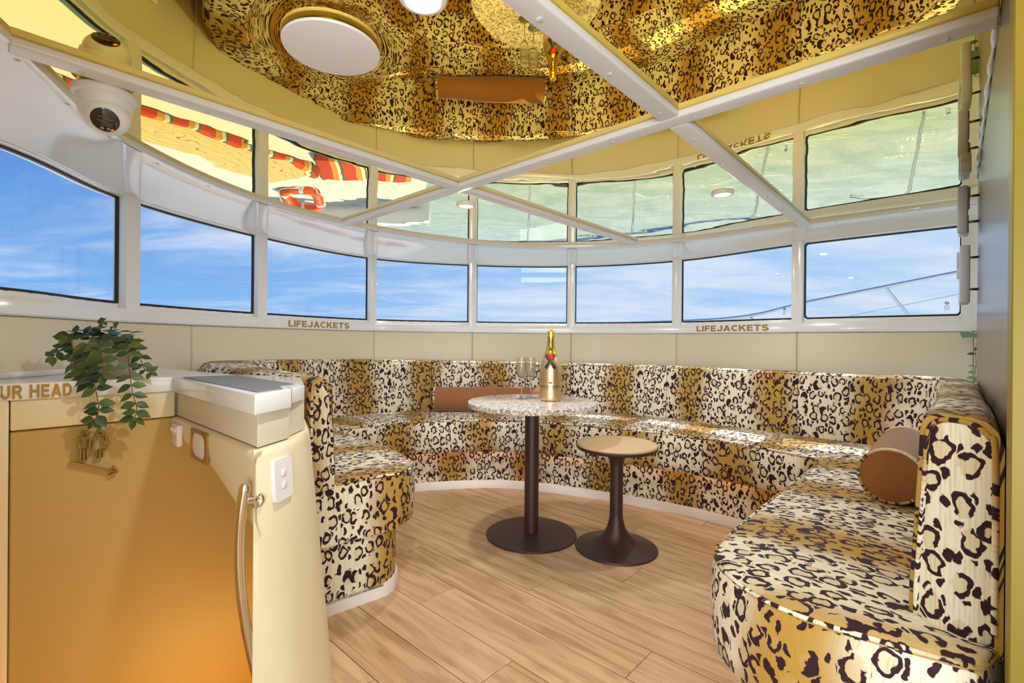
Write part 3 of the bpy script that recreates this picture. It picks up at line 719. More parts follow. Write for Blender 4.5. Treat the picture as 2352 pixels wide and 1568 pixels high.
# ------------------------------------------------------------------ partition between stairs and sofa
part = tag(empty('stair_partition', aq(-1.6, 0.62, 0)), 'cream padded stair partition with white coping and curved cut-out beside the stairs', 'partition')
invp = part.matrix_basis.inverted()
def addp(o): o.matrix_parent_inverse = invp; return o
addp(prism_obj('upper_panel', [aq(-2.06, 0.468), aq(-1.300, 0.468), aq(-1.372, 0.578), aq(-1.400, 0.583), aq(-1.475, 0.665), aq(-1.79, 0.800), aq(-2.06, 0.800)], 0.766, 0.857, M['beige'], part, 0.004))
addp(prism_obj('coping', [aq(-2.05, 0.450), aq(-1.270, 0.450), aq(-1.352, 0.574), aq(-1.470, 0.600), aq(-1.470, 0.650), aq(-2.05, 0.650)], 0.853, 0.905, M['white'], part, 0.0035, 3))
addp(prism_obj('rear_coping', [aq(-1.390, 0.592), aq(-1.462, 0.660), aq(-1.78, 0.790), aq(-2.06, 0.700), aq(-2.06, 0.653), aq(-1.473, 0.653), aq(-1.473, 0.603)], 0.858, 0.903, M['white'], part, 0.0035, 3))
addp(prism_obj('rubber_mat', [aq(-2.0, 0.472), aq(-1.315, 0.472), aq(-1.365, 0.556), aq(-1.47, 0.585), aq(-1.49, 0.638), aq(-2.0, 0.638)], 0.904, 0.9075, M['mat'], part, 0.001, 1))
# curved lower panel facing the stairs
def diag(s):                      # lower edge height along the partition (s = distance from its free end)
    P = [(0.0, 0.545), (0.1, 0.567), (0.218, 0.604), (0.33, 0.640), (0.44, 0.664), (0.6, 0.682), (0.78, 0.688)]
    for (s0, z0), (s1, z1) in zip(P[:-1], P[1:]):
        if s <= s1: return lerp(z0, z1, (s-s0)/(s1-s0))
    return P[-1][1]
V = []; Fc = []; sl_ = frange(-0.008, 0.775, 24)
for s in sl_:
    zb = diag(s); zt = 0.763
    for f, o_ in ((1.0, 0.022), (0.985, 0.008), (0.94, 0.001), (0.85, -0.002), (0.5, 0.0), (0.2, 0.004), (0.06, 0.012), (0.0, 0.026), (-0.02, 0.06), (-0.02, 0.34)):
        V.append(aq(-1.278-s-max(0, o_-0.02)*2.2, 0.452+o_, zb+(zt-zb)*f))
k = 10
for i in range(len(sl_)-1):
    for j in range(k-1): Fc.append((i*k+j, i*k+j+1, (i+1)*k+j+1, (i+1)*k+j))
addp(mesh('lower_panel', V, Fc, M['cream'], part, auto=60))
# flared pillar at the free end
top = [(-1.60, 0.66), (-1.32, 0.466), (-1.284, 0.4535), (-1.277, 0.460), (-1.281, 0.485), (-1.345, 0.575), (-1.400, 0.632), (-1.418, 0.642), (-1.47, 0.68), (-1.78, 0.80), (-1.90, 0.80)]
bot = [(-1.60, 0.66), (-1.32, 0.466), (-1.281, 0.4535), (-1.273, 0.470), (-1.281, 0.560), (-1.297, 0.596), (-1.372, 0.688), (-1.394, 0.714), (-1.43, 0.74), (-1.66, 0.83), (-1.90, 0.83)]
V = []; Fc = []; zs = [0.763, 0.757, 0.745, 0.55, 0.3, 0.05, 0.0]; k = len(top)
for z in zs:
    f = 1-(z/0.763); ins = {0.763: 0.014, 0.757: 0.005}.get(z, 0.0)
    for (a0, q0), (a1, q1) in zip(top, bot):
        V.append(aq(lerp(a0, a1, f)-ins*0.9, lerp(q0, q1, f)+ins*0.2, z))
for i in range(len(zs)-1):
    for j in range(k):
        j2 = (j+1) % k; Fc.append((i*k+j, i*k+j2, (i+1)*k+j2, (i+1)*k+j))
Fc.append(tuple(range(k)))
# only the free-end part reaches the sole
addp(mesh('pillar', [v if (v.z > 0.70 or True) else v for v in V], Fc, M['cream'], part, auto=38))
# ------------------------------------------------------------------ banquette
Bc = [Vector(p) for p in ((-.66, 1.825), (-.70, 1.865), (-.80, 1.955), (-1.02, 2.16), (-1.22, 2.36), (-1.39, 2.60), (-1.42, 2.92), (-1.34, 3.20), (-1.18, 3.46), (-.92, 3.67), (-.63, 3.80), (-.10, 3.865), (.43, 3.82), (1.03, 3.56), (1.35, 3.24), (1.66, 2.90), (1.93, 2.60), (1.99, 2.28), (1.306, 1.516), (.968, 1.147), (.828, 1.003), (.812, .966), (.83, .905), (.872, .86))]
Fcv = [Vector(p) for p in ((-.462, 1.995), (-.432, 2.085), (-.455, 2.20), (-.62, 2.47), (-.86, 2.72), (-1.00, 2.84), (-1.04, 2.94), (-1.00, 3.04), (-.91, 3.11), (-.72, 3.23), (-.52, 3.31), (-.10, 3.37), (.32, 3.255), (.76, 3.03), (1.03, 2.85), (1.28, 2.60), (1.43, 2.36), (1.40, 2.22), (1.002, 1.795), (.664, 1.427), (.545, 1.285), (.516, 1.15), (.575, .985), (.80, .815))]
def Bp(t): return cr(Bc, t)
def Fp(t): return cr(Fcv, t)
def bn(t):
    d = Bp(t)-Fp(t); d.normalize()
    e = Bp(t+0.05)-Bp(t-0.05); e = Vector((-e.y, e.x)); e.normalize()
    if e.dot(d) < 0: e = -e
    return e
def arc_table(fn, t0, t1, n=900):
    T = frange(t0, t1, n); L = [0.0]
    for a, b_ in zip(T[:-1], T[1:]): L.append(L[-1]+(fn(b_)-fn(a)).length)
    return T, L
TB, LB = arc_table(Bp, 0, 23); TM, LM = arc_table(lambda t: (Bp(t)+Fp(t))*0.5, 0, 23); TF, LF = arc_table(Fp, 0, 23)
def look(T, L, t):
    x = (t-T[0])/(T[-1]-T[0])*(len(T)-1); i = min(max(int(x), 0), len(T)-2); return lerp(L[i], L[i+1], x-i)
sofa = tag(empty('curved_sofa', (0.2, 2.6, 0)), 'curved built-in leopard print velvet sofa wrapping round under the windows', 'sofa')
invs = sofa.matrix_basis.inverted()
def adds(o): o.matrix_parent_inverse = invs; return o
def ztop(t):
    if t < 5: return lerp(0.895, 0.925, t/5)
    if t < 8: return lerp(0.925, 0.905, (t-5)/3)
    if t < 12: return lerp(0.905, 0.872, (t-8)/4)
    if t < 16: return 0.875
    return lerp(0.875, 0.908, min(1, (t-16)/2.5))
def thick(t):
    if t < 1.2: return 0.105
    if t < 3.2: return lerp(0.105, 0.20, (t-1.2)/2)
    if t < 5.6: return lerp(0.20, 0.26, (t-3.2)/2.4)
    if t < 6.6: return lerp(0.26, 0.17, t-5.6)
    if t < 15.2: return 0.17
    if t < 16.6: return lerp(0.17, 0.133, (t-15.2)/1.4)
    return 0.133
def seg_params(t0, t1, per, free0=False, free1=False):
    L = look(TB, LB, t1)-look(TB, LB, t0); g = 0.014*(t1-t0)/max(L, 0.05)
    n = max(4, int((t1-t0)*per)+1)
    ts = [t0+g*0.06, t0+g*0.35, t0+g]+frange(t0+g*2.4, t1-g*2.4, n)+[t1-g, t1-g*0.35, t1-g*0.06]
    pf = [0.0, 0.65, 0.93]+[1.0]*n+[0.93, 0.65, 0.0]
    return ts, pf
RINGS = []
def back_cushion(t0, t1, skew=0.0):
    ts, pf = seg_params(t0, t1, 9)
    V = []; UV = []; Fc = []
    base = [(0.0, 0.485), (0.0, 0.55), (0.006, 0.65), (0.012, 0.76), (0.015, None, -0.040), (0.020, None, -0.018), (0.031, None, -0.005), (0.046, None, 0.0), (-0.042, None, 0.0), (-0.022, None, -0.006), (-0.008, None, -0.022), (0.0, None, -0.050), (0.0, 0.60), (0.0, 0.485)]
    k = len(base); OO = []
    for i, (t, p) in enumerate(zip(ts, pf)):
        th = thick(t); zt = ztop(t); vv = 0; last = None; uu = look(TB, LB, t)
        n_ = bn(t); P = Bp(t); OO.append([])
        sk = skew*max(0.0, 1-(t1-t)/0.9) if skew else 0
        for j, e in enumerate(base):
            o_ = e[0] if j < 8 else th+e[0]
            z = e[1] if len(e) == 2 else zt+e[2]
            if len(e) == 2 and e[1] > 0.5: z = 0.485+(e[1]-0.485)*(zt-0.485)/0.39
            if j < 8: o_ += (1-p)*0.012
            else: o_ -= (1-p)*0.012
            if len(e) == 3: z -= (1-p)*0.010
            OO[-1].append(o_)
            q_ = P+n_*o_-QX*sk*(o_/th)
            pt = Vector((q_.x, q_.y, z))
            if last is not None: vv += (pt-last).length
            last = pt
            V.append(pt); UV.append((uu, 0.5+vv))
    for i in range(len(ts)-1):
        for j in range(k-1): Fc.append((i*k+j, i*k+j+1, (i+1)*k+j+1, (i+1)*k+j))
    # end caps with their own unwrapping
    def ip(L_, z):
        for (o0, z0), (o1, z1) in zip(L_[:-1], L_[1:]):
            if z <= z1: return lerp(o0, o1, (z-z0)/max(z1-z0, 1e-6))
        return L_[-1][0]
    for i, rev in ((0, False), (len(ts)-1, True)):
        t = ts[i]; n_ = bn(t); P = Bp(t)
        sk = skew*max(0.0, 1-(t1-t)/0.9) if skew else 0
        fr_ = [(OO[i][j], V[i*k+j].z) for j in range(8)]; re_ = [(OO[i][j], V[i*k+j].z) for j in range(13, 7, -1)]
        zs_ = frange(0.485, fr_[-1][1]-0.0005, 14); zs_ = zs_[:-1]+[fr_[5][1], fr_[6][1], fr_[7][1], re_[3][1], re_[4][1]]
        zs_ = sorted(z for z in set(zs_) if z <= fr_[7][1]); b0 = len(V); tg = Vector((n_.y, -n_.x)); sg_ = 1 if (P-Bp(t+(0.05 if not rev else -0.05))).dot(tg) > 0 else -1
        free = (not rev and t0 == 0.0) or (rev and skew)
        for z in zs_:
            of, or_ = ip(fr_, z), ip(re_, z)
            for f in frange(0, 1, 7):
                o_ = lerp(of, or_, f); bulge = (0.010 if free else 0.0)*(1-(2*f-1)**2)*min(1, (zs_[-1]-z)/0.03)
                q_ = P+n_*o_-QX*sk*(o_/max(thick(t), 0.01))+tg*sg_*bulge
                V.append(Vector((q_.x, q_.y, z))); UV.append((look(TB, LB, t)+(0.0 if rev else -0.3)+o_*1.1+0.13, z+0.31))
        for r_ in range(len(zs_)-1):
            for c_ in range(6):
                q4 = (b0+r_*7+c_, b0+r_*7+c_+1, b0+r_*7+c_+8, b0+r_*7+c_+7); Fc.append(q4 if rev else q4[::-1])
    RINGS.append(([V[j].copy() for j in range(14)], [V[(len(ts)-1)*k+j].copy() for j in range(14)]))
    return adds(mesh('back_cushion', V, Fc, M['leo'], sofa, UV, auto=60))
BACKS = [0.0, 4.75, 7.35, 10.0, 12.05, 13.2, 15.1, 16.75]
for a, b_ in zip(BACKS[:-1], BACKS[1:]): back_cushion(a, b_)
back_cushion(16.75, 20.25, 0.085)
SEAT_Z = 0.50
def seat_cushion(t0, t1):
    ts, pf = seg_params(t0, t1, 9)
    V = []; UV = []; Fc = []
    prof = [(-0.06, 0.0), (0.0, 0.0), (0.12, 0.004), (0.3, 0.008), (0.5, 0.010), (0.7, 0.008), (0.85, 0.003), (0.94, -0.001), (0.985, -0.006), (1.0, -0.016)]
    kt = len(prof); ks = 6; k = kt+ks; planar = t0 > 16
    for t, p in zip(ts, pf):
        B_, F2 = Bp(t), Fp(t); d = F2-B_; D = d.length; dn = d/D; uu = look(TM, LM, t)
        for s, z in prof:
            q_ = B_+d*s; V.append(Vector((q_.x, q_.y, SEAT_Z+z-(1-p)*0.008))); UV.append((q_.dot(QX), -q_.dot(AX)) if planar else (uu, 2.0-s*D))
        for o_, z in ((0.0, SEAT_Z-0.016-(1-p)*0.008), (0.006, 0.46), (0.009, 0.40), (0.006, 0.32), (0.0, 0.278), (-0.02, 0.268)):
            q_ = F2+dn*(o_-((1-p)*0.008 if o_ else 0)); V.append(Vector((q_.x, q_.y, z))); UV.append((look(TF, LF, t)*0.97, 3.0+z))
    for i in range(len(ts)-1):
        for j in list(range(kt-1))+list(range(kt, k-1)): Fc.append((i*k+j, (i+1)*k+j, (i+1)*k+j+1, i*k+j+1))
    for i, rev in ((0, False), (len(ts)-1, True)):
        b0 = len(V); t = ts[i]; sg_ = 1 if rev else -1
        back_ = 0.13/(Fp(t)-Bp(t)).length
        for f in frange(-back_, 1, 8):
            q_ = lerp(Bp(t), Fp(t), f); uq = look(TF, LF, t)*0.97+sg_*(q_-Fp(t)).length
            for z in (0.268, 0.36, 0.46, SEAT_Z-0.002-0.014*max(f, 0)): V.append(Vector((q_.x, q_.y, z))); UV.append((uq, 3.0+z))
        for c_ in range(7):
            for r_ in range(3):
                q4 = (b0+c_*4+r_, b0+c_*4+4+r_, b0+c_*4+5+r_, b0+c_*4+1+r_); Fc.append(q4[::-1] if rev else q4)
    return adds(mesh('seat_cushion', V, Fc, M['leo'], sofa, UV, auto=60))
SEATS = [0.0, 5.2, 8.25, 11.2, 14.1, 16.55, 23.0]
for a, b_ in zip(SEATS[:-1], SEATS[1:]): seat_cushion(a, b_)
def path_inset(t, ins):
    d = (Bp(t)-Fp(t)); d.normalize(); p = Fp(t)+d*ins; return p
def ribbon(name, path, z0, z1, mat, uo=0.0, thickness=0.012, auto=50):
    V = []; UV = []; Fc = []; L = 0; last = None
    for p in path:
        if last is not None: L += (p-last).length
        last = p
        for z in (z0, z1): V.append(Vector((p.x, p.y, z))); UV.append((L+uo, z-1.0))
    for i in range(len(path)-1): Fc.append((2*i, 2*i+2, 2*i+3, 2*i+1))
    o = adds(mesh(name, V, Fc, mat, sofa, UV, auto=auto))
    return o
ta, tb = 0.25, 22.75
kick = [Bp(ta)+bn(ta)*0.15]+[lerp(Bp(ta), path_inset(ta, 0.08), f) for f in frange(0, 1, 6)][:-1]+[path_inset(t, 0.08) for t in frange(ta, tb, 220)]+[lerp(path_inset(tb, 0.08), Bp(tb), f) for f in frange(0, 1, 6)][1:]+[Bp(tb)+bn(tb)*0.12]
ribbon('base', kick, 0.045, 0.285, M['leo'], 0.13)
pl = [Bp(ta)+bn(ta)*0.15]+[lerp(Bp(ta), path_inset(ta, 0.068), f) for f in frange(0, 1, 6)][:-1]+[path_inset(t, 0.068) for t in frange(ta, tb, 220)]+[lerp(path_inset(tb, 0.068), Bp(tb), f) for f in frange(0, 1, 6)][1:]+[Bp(tb)+bn(tb)*0.12]
V = []; Fc = []
for i, p in enumerate(pl):
    q_ = kick[i]
    for pt, z in ((p, 0.0), (p, 0.050), (lerp(p, q_, 0.3), 0.0545), (q_, 0.056)): V.append(Vector((pt.x, pt.y, z)))
for i in range(len(pl)-1):
    for j in range(3): Fc.append((4*i+j, 4*i+4+j, 4*i+5+j, 4*i+1+j))
tag(adds(mesh('plinth', V, Fc, M['plinth'], sofa, auto=40)), 'white skirting along the foot of the sofa')
# piping along the seat edge and the back tops and ends
def piping(pts, uo=0.0, r=0.0048):
    v, f = tube_data(pts, r, 8); UV = []; L = 0
    for i, p in enumerate(pts):
        if i: L += (Vector(pts[i])-Vector(pts[i-1])).length
        for k2 in range(8): UV.append((L*0.8+uo, 0.3+0.02*k2/8+L*0.6))
    return adds(mesh('piping', v, f, M['leo'], sofa, UV, auto=80))
pts = [Vector((*lerp(Bp(0.0), Fp(0.0), f), SEAT_Z-0.004)) for f in frange(0, 1, 6)][:-1]
pts += [Vector((*path_inset(t, 0.002), SEAT_Z-0.008)) for t in frange(0.0, 22.98, 230)]
pts += [Vector((*lerp(Fp(23.0), Bp(23.0), f), SEAT_Z-0.006)) for f in frange(0, 1, 4)][1:]
piping(pts)
piping([Vector((*(Bp(t)+bn(t)*0.024), ztop(t)-0.014)) for t in frange(0.03, 20.2, 220)], 3.0, 0.004)
for ring_, uo_ in ((RINGS[0][0], 7.0), (RINGS[-1][1], 9.0)):
    piping([cr(ring_, t) for t in frange(0.05, 12.6, 70)], uo_, 0.0052)
# hidden warm strip under the seat lip
V = []; Fc = []
tsx = frange(0.6, 22.2, 200)
for t in tsx:
    for ins in (0.050, 0.062): p = path_inset(t, ins); V.append(Vector((p.x, p.y, 0.266)))
for i in range(len(tsx)-1): Fc.append((2*i, 2*i+1, 2*i+3, 2*i+2))
tag(adds(mesh('light_strip', V, Fc, M['strip'], sofa)), 'warm glowing strip under the seat edge')
# ------------------------------------------------------------------ bolsters
def bolster(p0, p1, r, label):
    p0, p1 = Vector(p0), Vector(p1); d = p1-p0; L = d.length
    root = tag(empty('bolster', (p0+p1)/2, math.atan2(d.y, d.x)), label, 'cushion', 'caramel velvet bolsters on the sofa')
    X = Matrix.Rotation(PI/2, 4, 'Y')
    prof = [(r*0.97, -L/2+0.004), (r*1.0, -L/2+0.02), (r*1.005, -L/4), (r*1.01, 0), (r*1.005, L/4), (r, L/2-0.02), (r*0.97, L/2-0.004)]
    v, f = lathe(prof, 40, False, False); mesh('bolster_cover', [X @ Vector(q_) for q_ in v], f, M['velvet'], root, auto=60)
    for s in (-1, 1):
        v, f = lathe([(r*0.97, 0.0), (r*0.8, 0.004), (r*0.4, 0.010), (0.002, 0.012)], 40, False, True)
        v = [Vector((q_[2]*s+s*(L/2-0.004), q_[0], q_[1])) for q_ in v]
        mesh('end_disc', v, f, M['velvet'], root, auto=60)
        ring = [Vector((s*(L/2-0.005), r*0.985*math.cos(x), r*0.985*math.sin(x))) for x in frange(0, 2*PI, 49)[:-1]]
        v, f = tube_data(ring, 0.0055, 6, True)
        UV = [(i//6*0.0135, 0.4+(i % 6)*0.003) for i in range(len(v))]
        tag(mesh('end_piping', v, f, M['leo'], root, UV, auto=80), 'leopard piping round the bolster end')
bolster((-0.590, 3.672, 0.602), (0.235, 3.742, 0.602), 0.092, 'long caramel velvet bolster lying behind the granite table')
pA = aq(-0.157, 2.05); pB = aq(-0.157, 2.66)
bolster((pA.x, pA.y, 0.600), (pB.x, pB.y, 0.600), 0.0905, 'caramel velvet bolster with round end showing by the right sofa arm')
# ------------------------------------------------------------------ table, bottle, flutes
TX, TY = 0.112, 2.615; TZ = 0.722
tb_ = tag(empty('pedestal_table', (TX, TY, 0)), 'round speckled granite table on a dark brown column and flat disc base', 'table')
v, f = lathe([(0.243, 0.0), (0.244, 0.006), (0.240, 0.010), (0.10, 0.018), (0.040, 0.021)], 96); mesh('base', v, f, M['bronze'], tb_, auto=30)
v, f = lathe([(0.0385, 0.019), (0.0385, 0.690)], 48); mesh('column', v, f, M['bronze'], tb_, auto=30)
v, f = lathe([(0.0385, 0.672), (0.20, 0.684), (0.20, 0.694), (0.30, 0.694)], 64, False, False); mesh('top_plate', v, f, M['bronze'], tb_, auto=30)
v, f = lathe([(0.335, 0.690), (0.345, 0.693), (0.348, 0.699), (0.348, TZ-0.006), (0.345, TZ-0.001), (0.341, TZ)], 128); mesh('granite_top', v, f, M['granite'], tb_, auto=30)
bm = bmesh.new(); box(bm, (-0.055, -0.02, 0.672), (0.012, 0.012, 0.03), bev=0.003); box(bm, (-0.065, -0.03, 0.660), (0.026, 0.008, 0.010), bev=0.003); frombm('lock_lever', bm, M['pin'], tb_)
# bottle (magnum)
bx, by = 0.212, 2.640
bot_ = tag(empty('champagne_bottle', (bx, by, TZ)), 'large gold champagne bottle with black ribbon and red seal on the granite table', 'bottle')
prof = [(0.050, 0.0), (0.0565, 0.003), (0.0590, 0.010), (0.0595, 0.02), (0.0600, 0.10), (0.0602, 0.150), (0.0590, 0.175), (0.0550, 0.200), (0.0475, 0.225), (0.0375, 0.250), (0.0290, 0.272), (0.0235, 0.292), (0.0205, 0.315), (0.0185, 0.340), (0.0180, 0.348)]
def brad(z):
    for (r0, z0), (r1, z1) in zip(prof[:-1], prof[1:]):
        if z0 <= z <= z1: return lerp(r0, r1, (z-z0)/(z1-z0))
    return prof[-1][0]
v, f = lathe(prof, 64); mesh('bottle_body', v, f, M['gold_foil'], bot_, auto=50)
np_ = [(brad(z)+0.0008, z) for z in frange(0.250, 0.344, 10)]+[(0.0195, 0.346), (0.0205, 0.352), (0.0190, 0.356), (0.0183, 0.366), (0.0188, 0.374), (0.0165, 0.382), (0.010, 0.3855)]
v, f = lathe(np_, 48, False, True)
v = [(x*(1+0.03*math.sin(9*math.atan2(y, x))*(1 if z > 0.345 else 0)), y*(1+0.03*math.sin(9*math.atan2(y, x))*(1 if z > 0.345 else 0)), z) for x, y, z in v]
mesh('neck_foil', v, f, M['neck_foil'], bot_, auto=60)
runs = [([Vector((0.0208*math.cos(x), 0.0208*math.sin(x), 0.352)) for x in frange(0, 2*PI, 25)[:-1]], 0.0011, True)]
for x in (0.4, 1.97, 3.54, 5.11): runs.append(([Vector((0.0205*math.cos(x), 0.0205*math.sin(x), 0.352)), Vector((0.0192*math.cos(x), 0.0192*math.sin(x), 0.370)), Vector((0.012*math.cos(x), 0.012*math.sin(x), 0.386))], 0.0011, False))
tubes('wire_cage', runs, M['ribbon_edge'], bot_, 5)
FA = math.atan2(-by, -bx)             # side of the bottle that faces the cabin door
def wrap(ang, z, lift): r = brad(z)+lift; return Vector((r*math.cos(FA+ang), r*math.sin(FA+ang), z))
def ribbon_strip(name, cl, hwid, lift, mat):
    V = []; Fc = []
    n_ = len(cl)
    for i, (a, z) in enumerate(cl):
        a0, z0 = cl[max(i-1, 0)]; a1, z1 = cl[min(i+1, n_-1)]
        r = brad(z); dx, dz = (a1-a0)*r, z1-z0; L = math.hypot(dx, dz) or 1; nx, nz = -dz/L, dx/L
        for s in frange(-1, 1, 5): V.append(wrap(a+nx*s*hwid/r, z+nz*s*hwid, lift))
    for i in range(n_-1):
        for j in range(4): Fc.append((5*i+j, 5*i+j+1, 5*i+6+j, 5*i+5+j))
    return mesh(name, V, Fc, mat, bot_, auto=None)
def rcl(sgn, dx=0.0): return [(math.asin((sgn*lerp(0.0235, -0.0255, f)+dx)/brad(lerp(0.251, 0.178, f))), lerp(0.251, 0.178, f)) for f in frange(0, 1, 16)]
for sgn, lf in ((1, 0.0016), (-1, 0.0026)):
    ribbon_strip('ribbon', rcl(sgn), 0.0105, lf, M['ribbon'])
    ribbon_strip('ribbon_edge', rcl(sgn, 0.0082), 0.0009, lf+0.0008, M['ribbon_edge'])
c_ = wrap(0, 0.2385, 0.004)
v, f = lathe([(0.0165, 0.0), (0.0170, 0.003), (0.0145, 0.0055), (0.0135, 0.0045), (0.001, 0.0050)], 32)
n_ = Vector((math.cos(FA), math.sin(FA), 0.35)).normalized(); Rq = n_.to_track_quat('Z', 'Y').to_matrix()
mesh('wax_seal', [c_+Rq @ Vector(q_) for q_ in v], f, M['seal'], bot_, auto=50)
def bottle_text(s, size, zc, mat, bold=0.0, vertical=False, arc=0.0, spacing=1.1):
    me = text_mesh(s, size, 0.0, bold, spacing)
    if not vertical: subdiv_x(me, 0.004)
    for v in me.vertices:
        x, y = v.co.x, v.co.y
        if vertical: x, y = -y, x
        z = zc+y-(arc*x*x if arc else 0)
        v.co = wrap(x/brad(min(max(z, 0), 0.34)), z, 0.0022)
    me.materials.append(mat); me.update()
    return link('lettering', me, bot_)
bottle_text('MO\u00cbT', 0.0255, 0.308, M['ink'], 0.0005, True, 0, 1.15)
bottle_text('CHAMPAGNE', 0.0068, 0.118, M['ink_soft'], 0, False, 3.0, 1.35)
bottle_text('MO\u00cbT & CHANDON', 0.0125, 0.080, M['ink'], 0.0002, False, 0, 1.06)
bottle_text('MO\u00cbT IMP\u00c9RIAL', 0.0068, 0.0685, M['ink'], 0, False, 0, 1.3)
# crown emblem
def flat_on_bottle(name, polys, mat):
    V = []; Fc = []
    for P in polys:
        b0 = len(V)
        for x, z in P: V.append(wrap(x/0.06, z, 0.0022))
        Fc.append(tuple(range(b0, len(V))))
    return mesh(name, V, Fc, mat, bot_, smooth=False)
flat_on_bottle('crown_emblem', [[(-0.008, 0.097), (0.008, 0.097), (0.008, 0.0995), (-0.008, 0.0995)], [(-0.008, 0.100), (-0.0045, 0.100), (-0.0105, 0.108)], [(-0.006, 0.100), (-0.001, 0.100), (-0.005, 0.110)], [(-0.003, 0.100), (0.003, 0.100), (0.0, 0.112)], [(0.001, 0.100), (0.006, 0.100), (0.005, 0.110)], [(0.0045, 0.100), (0.008, 0.100), (0.0105, 0.108)], [(-0.030, 0.1035), (-0.016, 0.1035), (-0.016, 0.1042), (-0.030, 0.1042)], [(0.016, 0.1035), (0.030, 0.1035), (0.030, 0.1042), (0.016, 0.1042)]], M['ink'])
flat_on_bottle('star_mark', [[(0.0025*math.cos(PI/2+i*PI/5)*(1 if i % 2 == 0 else 0.45), 0.056+0.0025*math.sin(PI/2+i*PI/5)*(1 if i % 2 == 0 else 0.45)) for i in range(10)]], M['ink'])
# flutes
def flute(x, y, label):
    root = tag(empty('champagne_flute', (x, y, TZ)), label, 'glass', 'champagne flutes on the table')
    ft = [(0.0335, 0.0), (0.0340, 0.0012), (0.030, 0.0022), (0.012, 0.0045), (0.0048, 0.010), (0.0034, 0.03), (0.0034, 0.085), (0.0042, 0.094), (0.008, 0.101), (0.009, 0.104)]
    v, f = lathe(ft, 40, True, True); mesh('stem', v, f, M['flute'], root, auto=50)
    outer = [(0.004, 0.1035), (0.012, 0.109), (0.0205, 0.121), (0.0262, 0.138), (0.0278, 0.150), (0.0285, 0.231)]
    inner = [(0.0272, 0.231), (0.0265, 0.150), (0.0248, 0.139), (0.019, 0.124), (0.010, 0.113), (0.001, 0.111)]
    n = 72; P = outer+inner; v, f = lathe(P, n, True, True)
    v2 = []
    for i, (a, b_, z) in enumerate(v):
        kz = i//n; g = 1+(0.018*math.cos(18*math.atan2(b_, a)) if z > 0.135 and kz < len(outer) else 0)
        v2.append((a*g, b_*g, z))
    mesh('bowl', v2, f, M['flute_bowl'], root, auto=50)
flute(0.055, 2.720, 'left ribbed champagne flute standing beside the gold bottle')
flute(0.109, 2.785, 'right ribbed champagne flute, the one nearest the gold bottle')
# stool
st_ = tag(empty('tulip_stool', (0.536, 2.455, 0)), 'dark brown tulip stool with round tan seat beside the granite table', 'stool')
prof = [(0.205, 0.0), (0.2065, 0.004), (0.204, 0.009), (0.17, 0.017), (0.12, 0.032), (0.085, 0.052), (0.060, 0.080), (0.044, 0.112), (0.036, 0.145), (0.0325, 0.17)]
v, f = lathe(prof, 96); mesh('base', v, f, M['bronze'], st_, auto=40)
v, f = lathe([(0.0325, 0.168), (0.0325, 0.40), (0.034, 0.425), (0.040, 0.45), (0.053, 0.473), (0.080, 0.488)], 48); mesh('stem', v, f, M['bronze'], st_, auto=40)
v, f = lathe([(0.078, 0.484), (0.150, 0.494), (0.198, 0.503), (0.203, 0.509), (0.203, 0.518), (0.199, 0.521)], 96); mesh('seat_shell', v, f, M['bronze'], st_, auto=40)
v, f = lathe([(0.200, 0.520), (0.2005, 0.527), (0.196, 0.532), (0.18, 0.5335)], 96); mesh('seat_pad', v, f, M['stool_top'], st_, auto=40)
# ------------------------------------------------------------------ stair fittings
def on_partition(s, z, o_=0.0): return aq(-1.275-s, 0.452-o_, z)
PR = Matrix(((-AX.x*-1, 0, -QX.x, 0), (-AX.y*-1, 0, -QX.y, 0), (0, 1, 0, 0), (0, 0, 0, 1)))   # local x along the partition, y up, z out of it
def plate(name, loc, sx, sy, th, mat, parent, bev=0.004, M0=None, r=None):
    bm = bmesh.new(); box(bm, (loc[0], loc[1], loc[2]+th/2), (sx, sy, th), M0, bev, 3)
    return frombm(name, bm, mat, parent)
def root_on(name, p, R4):
    o = bpy.data.objects.new(name, None); COL.objects.link(o); o.empty_display_size = 0.05
    o.matrix_basis = Matrix.Translation(p) @ R4; return o
ol = tag(root_on('power_outlet', on_partition(0.672, 0.715), PR), 'small white power outlet on the stair partition, left of the gold-framed light', 'outlet')
plate('cover_plate', (0, 0, 0), 0.072, 0.072, 0.018, M['plastic'], ol, 0.006)
for x in (-0.017, 0.017):
    plate('rocker', (x, 0.019, 0.016), 0.016, 0.014, 0.008, M['plastic'], ol, 0.003)
for x, y in ((-0.011, -0.008), (0.011, -0.008), (0, -0.024)):
    plate('socket_slot', (x, y, 0.0165), 0.004, 0.009, 0.002, M['mat'], ol, 0.0005)
lt = tag(root_on('step_light', on_partition(0.440, 0.7125), PR), 'gold framed step light with white oval lens on the stair partition', 'light')
# frame with an oval opening
def oval(hx, hy, e, n=40):
    return [(hx*math.copysign(abs(math.cos(x))**e, math.cos(x)), hy*math.copysign(abs(math.sin(x))**e, math.sin(x))) for x in frange(0, 2*PI, n+1)[:-1]]
ou = oval(0.082, 0.047, 0.08); inn = oval(0.066, 0.038, 0.55); n = 40
V = [(x, y, 0.0) for x, y in ou]+[(x, y, 0.007) for x, y in ou]+[(x, y, 0.008) for x, y in inn]+[(x, y, 0.002) for x, y in inn]; Fc = []
for j in range(n):
    j2 = (j+1) % n
    for r_ in range(3): Fc.append((r_*n+j, r_*n+j2, (r_+1)*n+j2, (r_+1)*n+j))
mesh('frame', V, Fc, M['brass_frame'], lt, auto=30)
V = [(x*1.01, y*1.01, 0.004) for x, y in inn]+[(x*0.7, y*0.7, 0.007) for x, y in inn]; Fc = [(j, (j+1) % n, n+(j+1) % n, n+j) for j in range(n)]+[tuple(range(n, 2*n))]
